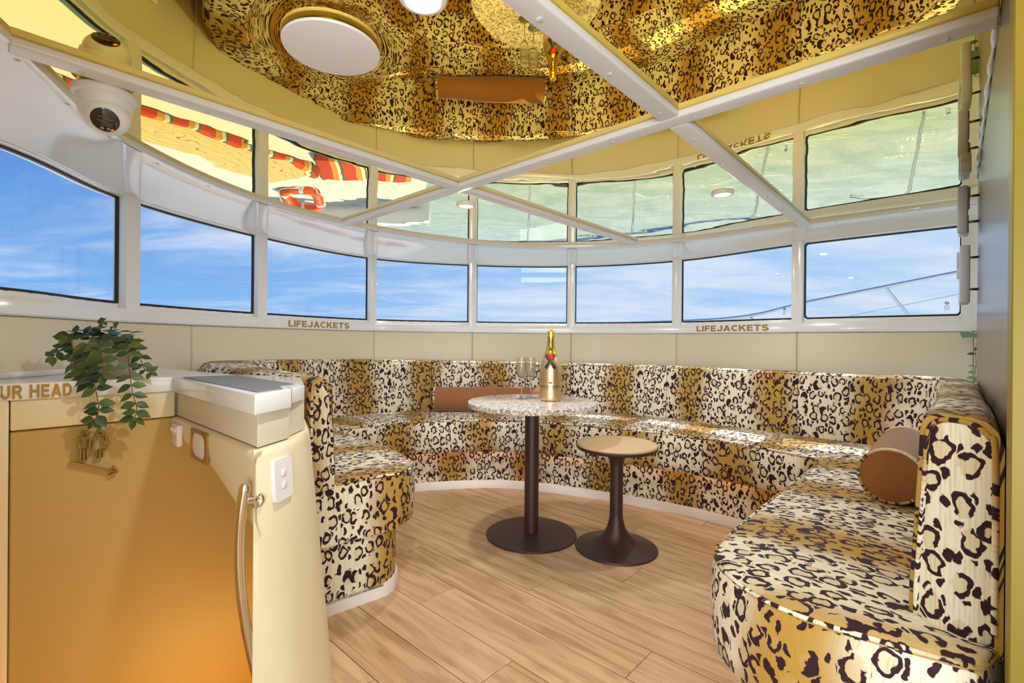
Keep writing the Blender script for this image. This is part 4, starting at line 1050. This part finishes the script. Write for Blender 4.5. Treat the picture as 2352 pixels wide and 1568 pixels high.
mesh('lens', V, Fc, M['plastic'], lt, auto=30)
for x in (-0.074, 0.074):
    v, f = lathe([(0.003, 0.007), (0.003, 0.0085), (0.002, 0.0092)], 10); o = mesh('screw', v, f, M['brass'], lt); o.location = (x, 0, 0)
# switch plate on the pillar face
pa, pb = aq(-1.285, 0.50), aq(-1.385, 0.645); dr = (pb-pa).normalized(); nr = Vector((dr.y, -dr.x))
fA, fB, fC = aq(-1.281, 0.485, 0.745), aq(-1.345, 0.575, 0.745), lerp(aq(-1.281, 0.560, 0.0), aq(-1.297, 0.596, 0.0), 0.4)
nr3 = (fB-fA).cross(fC-lerp(fA, fB, 0.4)).normalized()
if nr3.dot(Vector((1, -1, 0))) < 0: nr3 = -nr3
x3 = (fB-fA); x3 = (x3-nr3*x3.dot(nr3)).normalized(); y3 = nr3.cross(x3).normalized()
fz = (0.745-0.677)/0.745; fm = lerp(fA, fC, fz)
SR = Matrix(((x3.x, y3.x, nr3.x, 0), (x3.y, y3.y, nr3.y, 0), (x3.z, y3.z, nr3.z, 0), (0, 0, 0, 1)))
pc = aq(-1.305, 0.527, 0.677)
pc = pc+nr3*((lerp(lerp(fA, fB, 0.4), fC, fz)-pc).dot(nr3)+0.002)
sw = tag(root_on('light_switch', pc, SR), 'white two-button light switch plate on the cream pillar', 'switch')
SWROOT = sw
bm = bmesh.new(); vs_ = box(bm, (0, 0, 0.004), (0.078, 0.108, 0.010))
ed = [e for e in bm.edges if abs(e.verts[0].co.z-e.verts[1].co.z) > 0.005]; bmesh.ops.bevel(bm, geom=ed, offset=0.009, segments=4, profile=0.5, affect='EDGES'); frombm('switch_plate', bm, M['plastic'], sw)
for y in (0.017, -0.015):
    bm = bmesh.new(); box(bm, (0, y, 0.0095), (0.0185, 0.0185, 0.004), bev=0.0018); o = frombm('switch_button', bm, M['plastic'], sw)
    ring = [Vector((xx, yy+y, 0.0091)) for xx, yy in oval(0.0105, 0.0105, 0.35, 24)]
    tube('button_gap', ring, 0.0006, M['cap'], sw, 5, True)
# handrail
hr = tag(empty('grab_handle', on_partition(0.0, 0.45)), 'curved polished steel grab handle at the top of the stairs', 'handle')
invh = hr.matrix_basis.inverted()
def bez(p, n=26): return [cr([Vector(q_) for q_ in p], t) for t in frange(0, len(p)-1, n)]
gp = bez([at(566, 1110, 1.165), at(556, 1180, 1.168), at(552, 1255, 1.178), at(556, 1340, 1.19), at(567, 1420, 1.205), at(583, 1500, 1.225), at(597, 1555, 1.24)], 40)
o = tube('grip_bar', gp, [0.008]+[0.0125]*38+[0.010], M['chrome'], hr, 16); o.matrix_parent_inverse = invh
sp0 = at(591, 1148, 1.207); sp1 = at(563, 1150, 1.168)
o = tube('standoff', [sp0, lerp(sp0, sp1, 0.15), lerp(sp0, sp1, 0.3), sp1], [0.012, 0.009, 0.008, 0.010], M['chrome'], hr, 14); o.matrix_parent_inverse = invh
dd = (sp1-sp0).normalized()
o = tube('flange', [sp0-dd*0.004, sp0, sp0+dd*0.004, sp0+dd*0.007], [0.021, 0.021, 0.018, 0.010], M['chrome'], hr, 24); o.matrix_parent_inverse = invh
# toilet sign: outlined man, woman and arrow standing off the hull panel
sg_p = aq(AH-0.015, 0.20, 0.70)
HR = Matrix(((QX.x, 0, AX.x, 0), (QX.y, 0, AX.y, 0), (0, 1, 0, 0), (0, 0, 0, 1)))
def outline(name, runs, root, th=0.0016):
    V = []; Fc = []
    for pts, closed in runs:
        n = len(pts)
        for i in range(n if closed else n-1):
            (x0, y0), (x1, y1) = pts[i], pts[(i+1) % n]; L = math.hypot(x1-x0, y1-y0) or 1
            nx, ny = -(y1-y0)/L*th, (x1-x0)/L*th; ex, ey = (x1-x0)/L*th*0.8, (y1-y0)/L*th*0.8
            b0 = len(V)
            for z in (0.001, 0.016):
                V += [(x0-ex+nx, y0-ey+ny, z), (x1+ex+nx, y1+ey+ny, z), (x1+ex-nx, y1+ey-ny, z), (x0-ex-nx, y0-ey-ny, z)]
            Fc += [tuple(b0+k2 for k2 in q_) for q_ in ((3, 2, 1, 0), (4, 5, 6, 7), (0, 1, 5, 4), (1, 2, 6, 5), (2, 3, 7, 6), (3, 0, 4, 7))]
    return mesh(name, V, Fc, M['brass'], root, smooth=False)
def circ(cx, cy, r, n=16): return [(cx+r*math.cos(x), cy+r*math.sin(x)) for x in frange(0, 2*PI, n+1)[:-1]]
def px(u, v):                                       # photograph point on the hull panel plane -> local sign coordinates
    rr = (u-1176)/F_; Y = 2.065/(0.676-0.737*rr); p = at(u, v, Y); q_ = Vector((p.x, p.y)).dot(QX); return (q_-0.20, p.z-0.70)
def pxl(L): return [px(100+x/7.84, 940+y/7.84) for x, y in L]
sg = tag(root_on('toilet_sign', sg_p, HR), 'brass outlined man and woman toilet sign on the stairwell wall', 'sign')
def ccirc(x, y, r): return pxl([(x+r*math.cos(a), y+r*math.sin(a)) for a in frange(0, 2*PI, 17)[:-1]])
outline('man_figure', [(ccirc(735, 440, 52), True), (pxl([(640, 700), (635, 560), (645, 510), (680, 490), (790, 485), (825, 500), (832, 560), (828, 690), (800, 695), (795, 560), (792, 860), (780, 900), (755, 905), (735, 890), (730, 710), (722, 710), (720, 890), (705, 918), (680, 920), (665, 890), (668, 560), (660, 720)]), True)], sg)
outline('woman_figure', [(ccirc(1010, 405, 52), True), (pxl([(880, 740), (935, 480), (960, 455), (1080, 440), (1110, 470), (1145, 630), (1125, 630), (1060, 480), (1125, 705), (1078, 712), (1075, 830), (1055, 850), (1030, 850), (1012, 835), (1010, 720), (1002, 720), (998, 840), (980, 862), (960, 860), (948, 840), (950, 735)]), True)], sg)
outline('arrow', [(pxl([(495, 935), (1320, 1115)]), False), (pxl([(1265, 1025), (1325, 1112), (1195, 1170)]), False)], sg, 0.0024)
# ------------------------------------------------------------------ lettering under the windows
def band_text(tc_, size, spacing):
    me = block_letters('LIFEJACKETS', size, 0.05, spacing); subdiv_x(me, 0.02)
    L = w_len(tc_)
    for v in me.vertices:
        v.co = wpt(tc_+v.co.x/L, -0.0126-v.co.z, 1.1500+v.co.y)
    me.materials.append(M['gold_letter']); me.update()
    o = link('gold_lettering', me, wall); o.matrix_parent_inverse = wall.matrix_basis.inverted(); return o
band_text(4.49, 0.043, 1.38); band_text(8.50, 0.043, 1.45)
# ------------------------------------------------------------------ security camera
ccx = at(236, 205, 1.440)
cc = tag(empty('security_camera', (ccx.x, ccx.y, ZC)), 'white dome security camera hanging from the mirrored ceiling at left', 'camera')
v, f = lathe([(0.062, 0.0), (0.063, -0.010), (0.062, -0.018)], 56); mesh('mount_ring', v, f, M['gold_panel'], cc, auto=40)
v, f = lathe([(0.074, -0.016), (0.0775, -0.020), (0.0775, -0.034), (0.074, -0.039), (0.069, -0.042), (0.065, -0.070), (0.060, -0.092), (0.045, -0.104)], 64); mesh('housing', v, f, M['cctv'], cc, auto=40)
look_d = (Vector((0.47, -0.64, -0.60))).normalized(); Rl = look_d.to_track_quat('Z', 'Y').to_matrix()
cen = Vector((0.010, -0.006, -0.086))
prof = [(0.0585*math.sin(x), 0.0585*math.cos(x)) for x in frange(PI-0.05, 0.62, 18)]+[(0.0325, 0.0480), (0.0320, 0.0485)]
v, f = lathe(prof, 48, True, True); mesh('eyeball', [cen+Rl @ Vector(q_) for q_ in v], f, M['cctv'], cc, auto=50)
cen = cen+Rl @ Vector((0, 0, 0.0078))
v, f = lathe([(0.0335, 0.0400), (0.0335, 0.0425), (0.0315, 0.0435), (0.001, 0.0440)], 48); mesh('lens_window', [cen+Rl @ Vector(q_) for q_ in v], f, M['dark_lens'], cc, auto=40)
bm = bmesh.new(); T4 = Matrix.Translation(cen) @ Rl.to_4x4()
for y in (-0.015, -0.009, -0.003, 0.003, 0.009): box(bm, (0.006*math.sin(y*400), y, 0.0445), (0.026, 0.0022, 0.001), T4)
frombm('led_array', bm, simple('grey led grid', (0.16, 0.15, 0.16), 0.4), cc, smooth=False)
bm = bmesh.new()
for x in (-0.007, 0.007): box(bm, (x, -0.024, 0.0444), (0.009, 0.007, 0.001), T4, 0.001, 1)
frombm('sensor_window', bm, simple('pinkish sensor', (0.30, 0.22, 0.23), 0.3), cc, smooth=False)
# ------------------------------------------------------------------ raised sign letters on the dark panel, seen edge-on
def sign_letter(qc, z0, z1, depth, label, seed):
    rg = random.Random(seed)
    root = tag(empty('raised_letter', aq(0.035, qc, (z0+z1)/2), rotz), label, 'sign', 'raised grey letters on the dark panel')
    hgt = z1-z0; wd = 0.14
    # a fat bent stroke: a letter body with rounded corners, local x = off the panel, y = along it
    bm = bmesh.new()
    pieces = [(-0.05, 0, 0.034, 1.0), (0.005, 0.41, 0.09, 0.17), (0.045, 0.26, 0.034, 0.36), (0.005, 0.04, 0.09, 0.16), (0.055, -0.22, 0.034, 0.42), (0.01, -0.42, 0.10, 0.16)]
    for y, zc_, wy, hz in pieces:
        box(bm, (-0.012+rg.uniform(-0.0055, 0.0055), y, zc_*hgt), (depth, wy, hz*hgt), bev=0.006, seg=2)
    frombm('letter_body', bm, M['letter_grey'], root)
    for zz in (-0.25, 0.3):
        v, f = lathe([(0.0055, 0.0), (0.0055, 0.045)], 12); o = mesh('standoff_pin', [(q_[2]-0.010, q_[0], q_[1]) for q_ in v], f, M['pin'], root); o.location = (0, -0.02, zz*hgt)
def zat(v, Y): return H-(v-793.6)/F_*Y
Yp = 2.02
for i, (v0, v1, lab) in enumerate(((236, 385, 'grey raised letter seen edge-on, topmost on the dark panel'), (416, 527, 'grey raised letter seen edge-on, middle one on the dark panel'), (556, 694, 'grey raised letter seen edge-on, lowest one on the dark panel'))):
    Yp = (1.93, 2.02, 2.05)[i]
    sign_letter((2.78, 2.90, 2.95)[i], zat(v1, Yp), zat(v0, Yp), 0.034, lab, i)
# ------------------------------------------------------------------ plants
def leaf_mesh(name, mat, L=0.042, Wd=0.027, fold=0.22):
    V = []; Fc = []; n = 6
    for i in range(n+1):
        f = i/n; w_ = Wd*0.5*math.sin(PI*min(f**0.8, 1.0))*1.0 if 0 < f < 1 else 0.0006
        zc_ = -0.10*L*f*f
        V += [(f*L, w_, zc_+w_*fold), (f*L, 0, zc_), (f*L, -w_, zc_+w_*fold)]
    for i in range(n):
        b0 = 3*i; Fc += [(b0, b0+1, b0+4, b0+3), (b0+1, b0+2, b0+5, b0+4)]
    me = bpy.data.meshes.new(name); me.from_pydata(V, [], Fc); me.materials.append(mat)
    for p in me.polygons: p.use_smooth = True
    return me
LEAF = leaf_mesh('leaf', M['leaf'])
pp = Vector((-1.425, 1.690))
plant = tag(empty('trailing_plant', (pp.x, pp.y, 0.905)), 'trailing green leafy plant in a mottled square pot on the white ledge', 'plant')
invl = plant.matrix_basis.inverted(); rgp = random.Random(11)
bm = bmesh.new(); box(bm, (0, 0, 0.066), (0.180, 0.150, 0.130), bev=0.010, seg=3)
for v in bm.verts:
    f = v.co.z/0.13; v.co.x *= 0.88+0.12*f; v.co.y *= 0.88+0.12*f
tag(frombm('pot', bm, M['pot'], plant), 'mottled square stone pot').rotation_euler = (0, 0, rotz+PI/2)
v, f = lathe([(0.074, 0.128), (0.05, 0.138), (0.005, 0.142)], 16); mesh('soil', v, f, M['soil'], plant)
def put_leaf(par, me, p, d, up, s, inv):
    d = d.normalized(); x = d; z = (up-x*up.dot(x)); z = z.normalized() if z.length > 1e-4 else Vector((0, 0, 1)); y = z.cross(x)
    o = link('leaf', me, par); o.matrix_parent_inverse = inv
    o.matrix_basis = Matrix.Translation(p) @ Matrix(((x.x, y.x, z.x, 0), (x.y, y.y, z.y, 0), (x.z, y.z, z.z, 0), (0, 0, 0, 1))) @ Matrix.Scale(s, 4)
def vine(pts, n, s0, s1, par=plant, inv=invl, me=None, start=0.08, face=None):
    me = me or LEAF
    P = bez(pts, 40)
    o = tube('stem', P, 0.0013, M['stem'], par, 5); o.matrix_parent_inverse = inv
    for i in range(n):
        f = lerp(start, 0.985, i/(n-1)); k2 = int(f*39); p = P[k2]
        t = (P[min(k2+1, 39)]-P[max(k2-1, 0)]).normalized()
        fc = face or Vector((0.35, -0.75, 0.55))
        sd = t.cross(fc).normalized()
        for s in (1, -1):
            d = sd*s+t*rgp.uniform(0.1, 0.5)+Vector((rgp.uniform(-.2, .2), rgp.uniform(-.2, .2), rgp.uniform(-.25, .15)))
            up = fc+Vector((rgp.uniform(-.4, .4), rgp.uniform(-.4, .4), rgp.uniform(-.3, .3)))
            put_leaf(o, me, p, d, up, lerp(s0, s1, f)*rgp.uniform(0.85, 1.15), Matrix())
    put_leaf(o, me, P[-1], P[-1]-P[-3], face or Vector((0.3, -0.7, 0.5)), s1*0.8, Matrix())
vine([at(232, 776, 1.66), at(228, 781, 1.60), at(231, 805, 1.55), at(236, 835, 1.53), at(236, 862, 1.52)], 7, 1.05, 1.05)
vine([at(205, 790, 1.62), at(200, 800, 1.56), at(208, 850, 1.52), at(219, 890, 1.51), at(227, 930, 1.50), at(226, 950, 1.50), at(216, 966, 1.50)], 9, 0.95, 1.0)
vine([at(285, 782, 1.70), at(293, 790, 1.63), at(295, 830, 1.60), at(300, 870, 1.575), at(306, 905, 1.57), at(315, 938, 1.565), at(309, 964, 1.56)], 10, 0.9, 1.0)
vine([at(280, 780, 1.72), at(300, 783, 1.68), at(318, 803, 1.66), at(325, 830, 1.65), at(333, 848, 1.65), at(348, 856, 1.65)], 7, 0.75, 0.7)
vine([at(190, 785, 1.68), at(172, 790, 1.62), at(170, 820, 1.58), at(178, 860, 1.56)], 6, 1.1, 0.9)
vine([at(185, 782, 1.68), at(160, 786, 1.60), at(140, 805, 1.58), at(120, 820, 1.57)], 5, 0.85, 0.8)
vine([at(190, 785, 1.62), at(188, 820, 1.55), at(196, 865, 1.53), at(204, 880, 1.52)], 5, 1.0, 0.9)
vine([at(215, 782, 1.66), at(190, 765, 1.64), at(162, 766, 1.62), at(150, 778, 1.60)], 5, 0.95, 0.9)
vine([at(230, 784, 1.72), at(230, 765, 1.71), at(228, 748, 1.70), at(236, 738, 1.70)], 5, 0.7, 0.55, face=Vector((0.2, -0.5, 0.8)))
vine([at(245, 784, 1.72), at(250, 768, 1.71), at(254, 755, 1.70), at(262, 748, 1.70)], 4, 0.7, 0.6, face=Vector((0.2, -0.4, 0.85)))
vine([at(250, 784, 1.70), at(268, 776, 1.68), at(288, 776, 1.66)], 5, 0.8, 0.75, face=Vector((0.2, -0.4, 0.85)))
for i in range(34):
    a = rgp.uniform(0, 2*PI); r = rgp.uniform(0.01, 0.075)
    p = Vector((pp.x+r*math.cos(a), pp.y+r*math.sin(a), 1.045+rgp.uniform(0, 0.022)))
    put_leaf(plant, LEAF, p, Vector((math.cos(a), math.sin(a), rgp.uniform(-0.1, 0.6))), Vector((0, -0.3, 1)), rgp.uniform(0.75, 1.1), invl)
# plant on the far right behind the panel edge
P2 = aq(0.22, 3.30)
pr = tag(empty('potted_plant', (P2.x, P2.y, 0.62)), 'green leafy plant half hidden behind the dark panel at right', 'plant'); invr = pr.matrix_basis.inverted()
v, f = lathe([(0.045, 0.0), (0.062, 0.10), (0.066, 0.115), (0.058, 0.115), (0.055, 0.10)], 28); mesh('pot', v, f, M['pot'], pr)
LEAF2 = leaf_mesh('leaf', M['leaf_pale'], 0.036, 0.020, 0.15)
fc2 = Vector((-0.2, -0.6, 0.75))
top2 = Vector((P2.x, P2.y, 0.735))
def off2(u, v, Y): return at(u, v, Y)
vine([top2, off2(2250, 800, 2.50), off2(2242, 840, 2.42), off2(2240, 868, 2.40)], 7, 1.0, 1.0, pr, invr, LEAF2, face=fc2)
put_leaf(pr, LEAF2, off2(2262, 771, 2.52), off2(2205, 764, 2.40)-off2(2262, 771, 2.52), Vector((-0.1, -0.3, 1)), 6.2, invr)
put_leaf(pr, LEAF2, off2(2270, 790, 2.58), Vector((0.6, 0.3, 0.5)), Vector((0, -0.3, 1)), 3.0, invr)
put_leaf(pr, LEAF2, off2(2270, 790, 2.58), Vector((0.2, 0.8, 0.5)), Vector((0, -0.3, 1)), 3.0, invr)
tube('stem', [top2, off2(2275, 790, 2.6), off2(2262, 771, 2.52)], 0.002, M['stem'], pr, 5).matrix_parent_inverse = invr
led = tag(empty('trim_7', aq(0.3, 3.3, 0.6)), kind='structure')
prism_obj('corner_ledge', [aq(0.10, 3.05), aq(0.75, 3.05), aq(0.75, 3.50), aq(0.10, 3.50)], 0.56, 0.62, M['white'], led, 0.004).matrix_parent_inverse = led.matrix_basis.inverted()
# ------------------------------------------------------------------ outside: sea, foredeck, rail
bm = bmesh.new(); bmesh.ops.create_grid(bm, x_segments=1, y_segments=1, size=900)
sea = frombm('sea', bm, M['sea'], None, smooth=False); sea.location = (0, 0, -1.7); tag(sea, kind='structure')
dk = tag(empty('foredeck', (-4, 6, 0)), kind='structure'); invd = dk.matrix_basis.inverted()
prism_obj('deck_slab', [(-2.25, 1.0), (-1.95, 3.3), (-1.2, 4.4), (-1.25, 7.6), (-1.9, 9.6), (-4.6, 9.8), (-8.5, 8.0), (-8.5, 0.5)], -0.45, -0.10, M['deck_white'], dk, 0.03).matrix_parent_inverse = invd
TA, TB2 = Vector((-4.75, 4.40)), Vector((-3.02, 7.45)); td = (TB2-TA).normalized(); tn = Vector((-td.y, td.x))
for i in range(9):
    a_, b_ = tn*(0.10+i*0.118), tn*(0.10+i*0.118+0.110)
    prism_obj('teak_board', [TA+a_, TB2+a_, TB2+b_, TA+b_], -0.101, -0.085, M['teak'], dk).matrix_parent_inverse = invd
prism_obj('bulwark', [(-1.6, 9.2), (-4.5, 9.4), (-8.3, 7.6), (-8.4, 7.75), (-4.55, 9.6), (-1.6, 9.4)], -0.1, 0.30, M['deck_white'], dk, 0.02).matrix_parent_inverse = invd
lr = tag(empty('life_ring', (-3.75, 8.6, 0.02)), 'orange life ring with white bands on the white foredeck, seen in the mirror', 'life ring')
ring = [Vector((0.28*math.cos(x), 0.28*math.sin(x), 0)) for x in frange(0, 2*PI, 41)[:-1]]
tube('ring_body', ring, 0.085, M['ring'], lr, 14, True); lr.rotation_euler = (0.35, 0.1, 0)
for k2 in range(4):
    a0 = k2*PI/2+0.4; tube('reflective_band', [Vector((0.28*math.cos(a0+x), 0.28*math.sin(a0+x), 0)) for x in frange(-0.12, 0.12, 5)], 0.087, M['tape'], lr, 14)
tube('grab_line', [Vector((0.385*math.cos(x), 0.385*math.sin(x), 0.02+0.02*math.cos(4*x))) for x in frange(0, 2*PI, 41)[:-1]], 0.010, M['tape'], lr, 6, True)
for i, (x, y_, lab) in enumerate(((-2.55, 7.15, 'red striped deck cushion nearest the life ring'), (-1.80, 7.30, 'red striped deck cushion at the right edge of the foredeck'))):
    bm = bmesh.new(); box(bm, (0, 0, 0.08), (0.66, 0.62, 0.15), bev=0.05, seg=3)
    cu = frombm('deck_cushion', bm, M['stripes'], None); cu.location = (x, y_, -0.10); cu.rotation_euler = (0, 0, 0.2+0.1*i)
    tag(cu, lab, 'cushion', 'red striped cushions on the foredeck')
bm = bmesh.new(); box(bm, (0, 0, 0.05), ((TB2-TA).length, 0.13, 0.10), bev=0.03, seg=2)
cu = frombm('striped_bolster', bm, M['stripes'], None); mid_ = (TA+TB2)/2; cu.location = (mid_.x, mid_.y, -0.10); cu.rotation_euler = (0, 0, math.atan2(td.y, td.x))
tag(cu, 'long thin red striped bolster along the edge of the yellow teak deck', 'cushion')
rl = tag(empty('bow_rail', (2.2, 4.6, 0.3)), 'polished steel bow rail curving past the right hand windows', 'railing'); invb = rl.matrix_basis.inverted()
top_pts = bez([at(1150, 745, 6.2), at(1330, 744, 5.9), at(1560, 738, 5.2), at(1715, 726, 4.75), at(1850, 695, 4.4), at(2030, 659, 3.95), at(2200, 625, 3.62), at(2330, 600, 3.4)], 70)
tube('top_rail', top_pts, 0.0165, M['steel'], rl, 12).matrix_parent_inverse = invb
for a, b_ in ((at(2033, 660, 3.945), at(2085, 722, 3.90)), (at(1722, 726, 4.73), at(1732, 738, 4.70)), (at(1450, 741, 5.55), at(1452, 760, 5.52)), (at(1210, 745, 6.1), at(1212, 766, 6.05))):
    d = (b_-a); e = a+d*((a.z-0.10)/(a.z-b_.z)) if a.z > b_.z else b_
    # lean less lower down
    kn_ = b_+(b_-a)*0.6
    o = tube('stanchion', [a, b_, Vector((lerp(b_.x, e.x, 0.12), lerp(b_.y, e.y, 0.12), lerp(b_.z, 0.1, 0.5))), Vector((lerp(b_.x, e.x, 0.15), lerp(b_.y, e.y, 0.15), 0.1))], 0.0125, M['steel'], rl, 10); o.matrix_parent_inverse = invb
wz = bez([at(1950, 726, 4.15), at(2080, 700, 3.88), at(2200, 676, 3.62), at(2330, 648, 3.4)], 20)
tube('wire', wz, 0.004, M['steel'], rl, 6).matrix_parent_inverse = invb
low_pts = [Vector((p.x, p.y, 0.1)) for p in top_pts]
tube('toe_rail', low_pts, 0.03, M['deck_white'], rl, 8).matrix_parent_inverse = invb
# ------------------------------------------------------------------ stairwell lamp (warm light of the lower cabin)
l = bpy.data.lights.new('lower_cabin_lamp', 'AREA'); l.shape = 'DISK'; l.size = 0.5; l.energy = STAIR_LAMP; l.color = (1.0, 0.45, 0.02)
o = bpy.data.objects.new('lower_cabin_lamp', l); COL.objects.link(o); o.location = aq(-1.50, 0.62, -0.42); o.rotation_euler = (Vector(o.location)-Vector(aq(AH, 0.15, 0.15))).to_track_quat('Z', 'Y').to_euler()
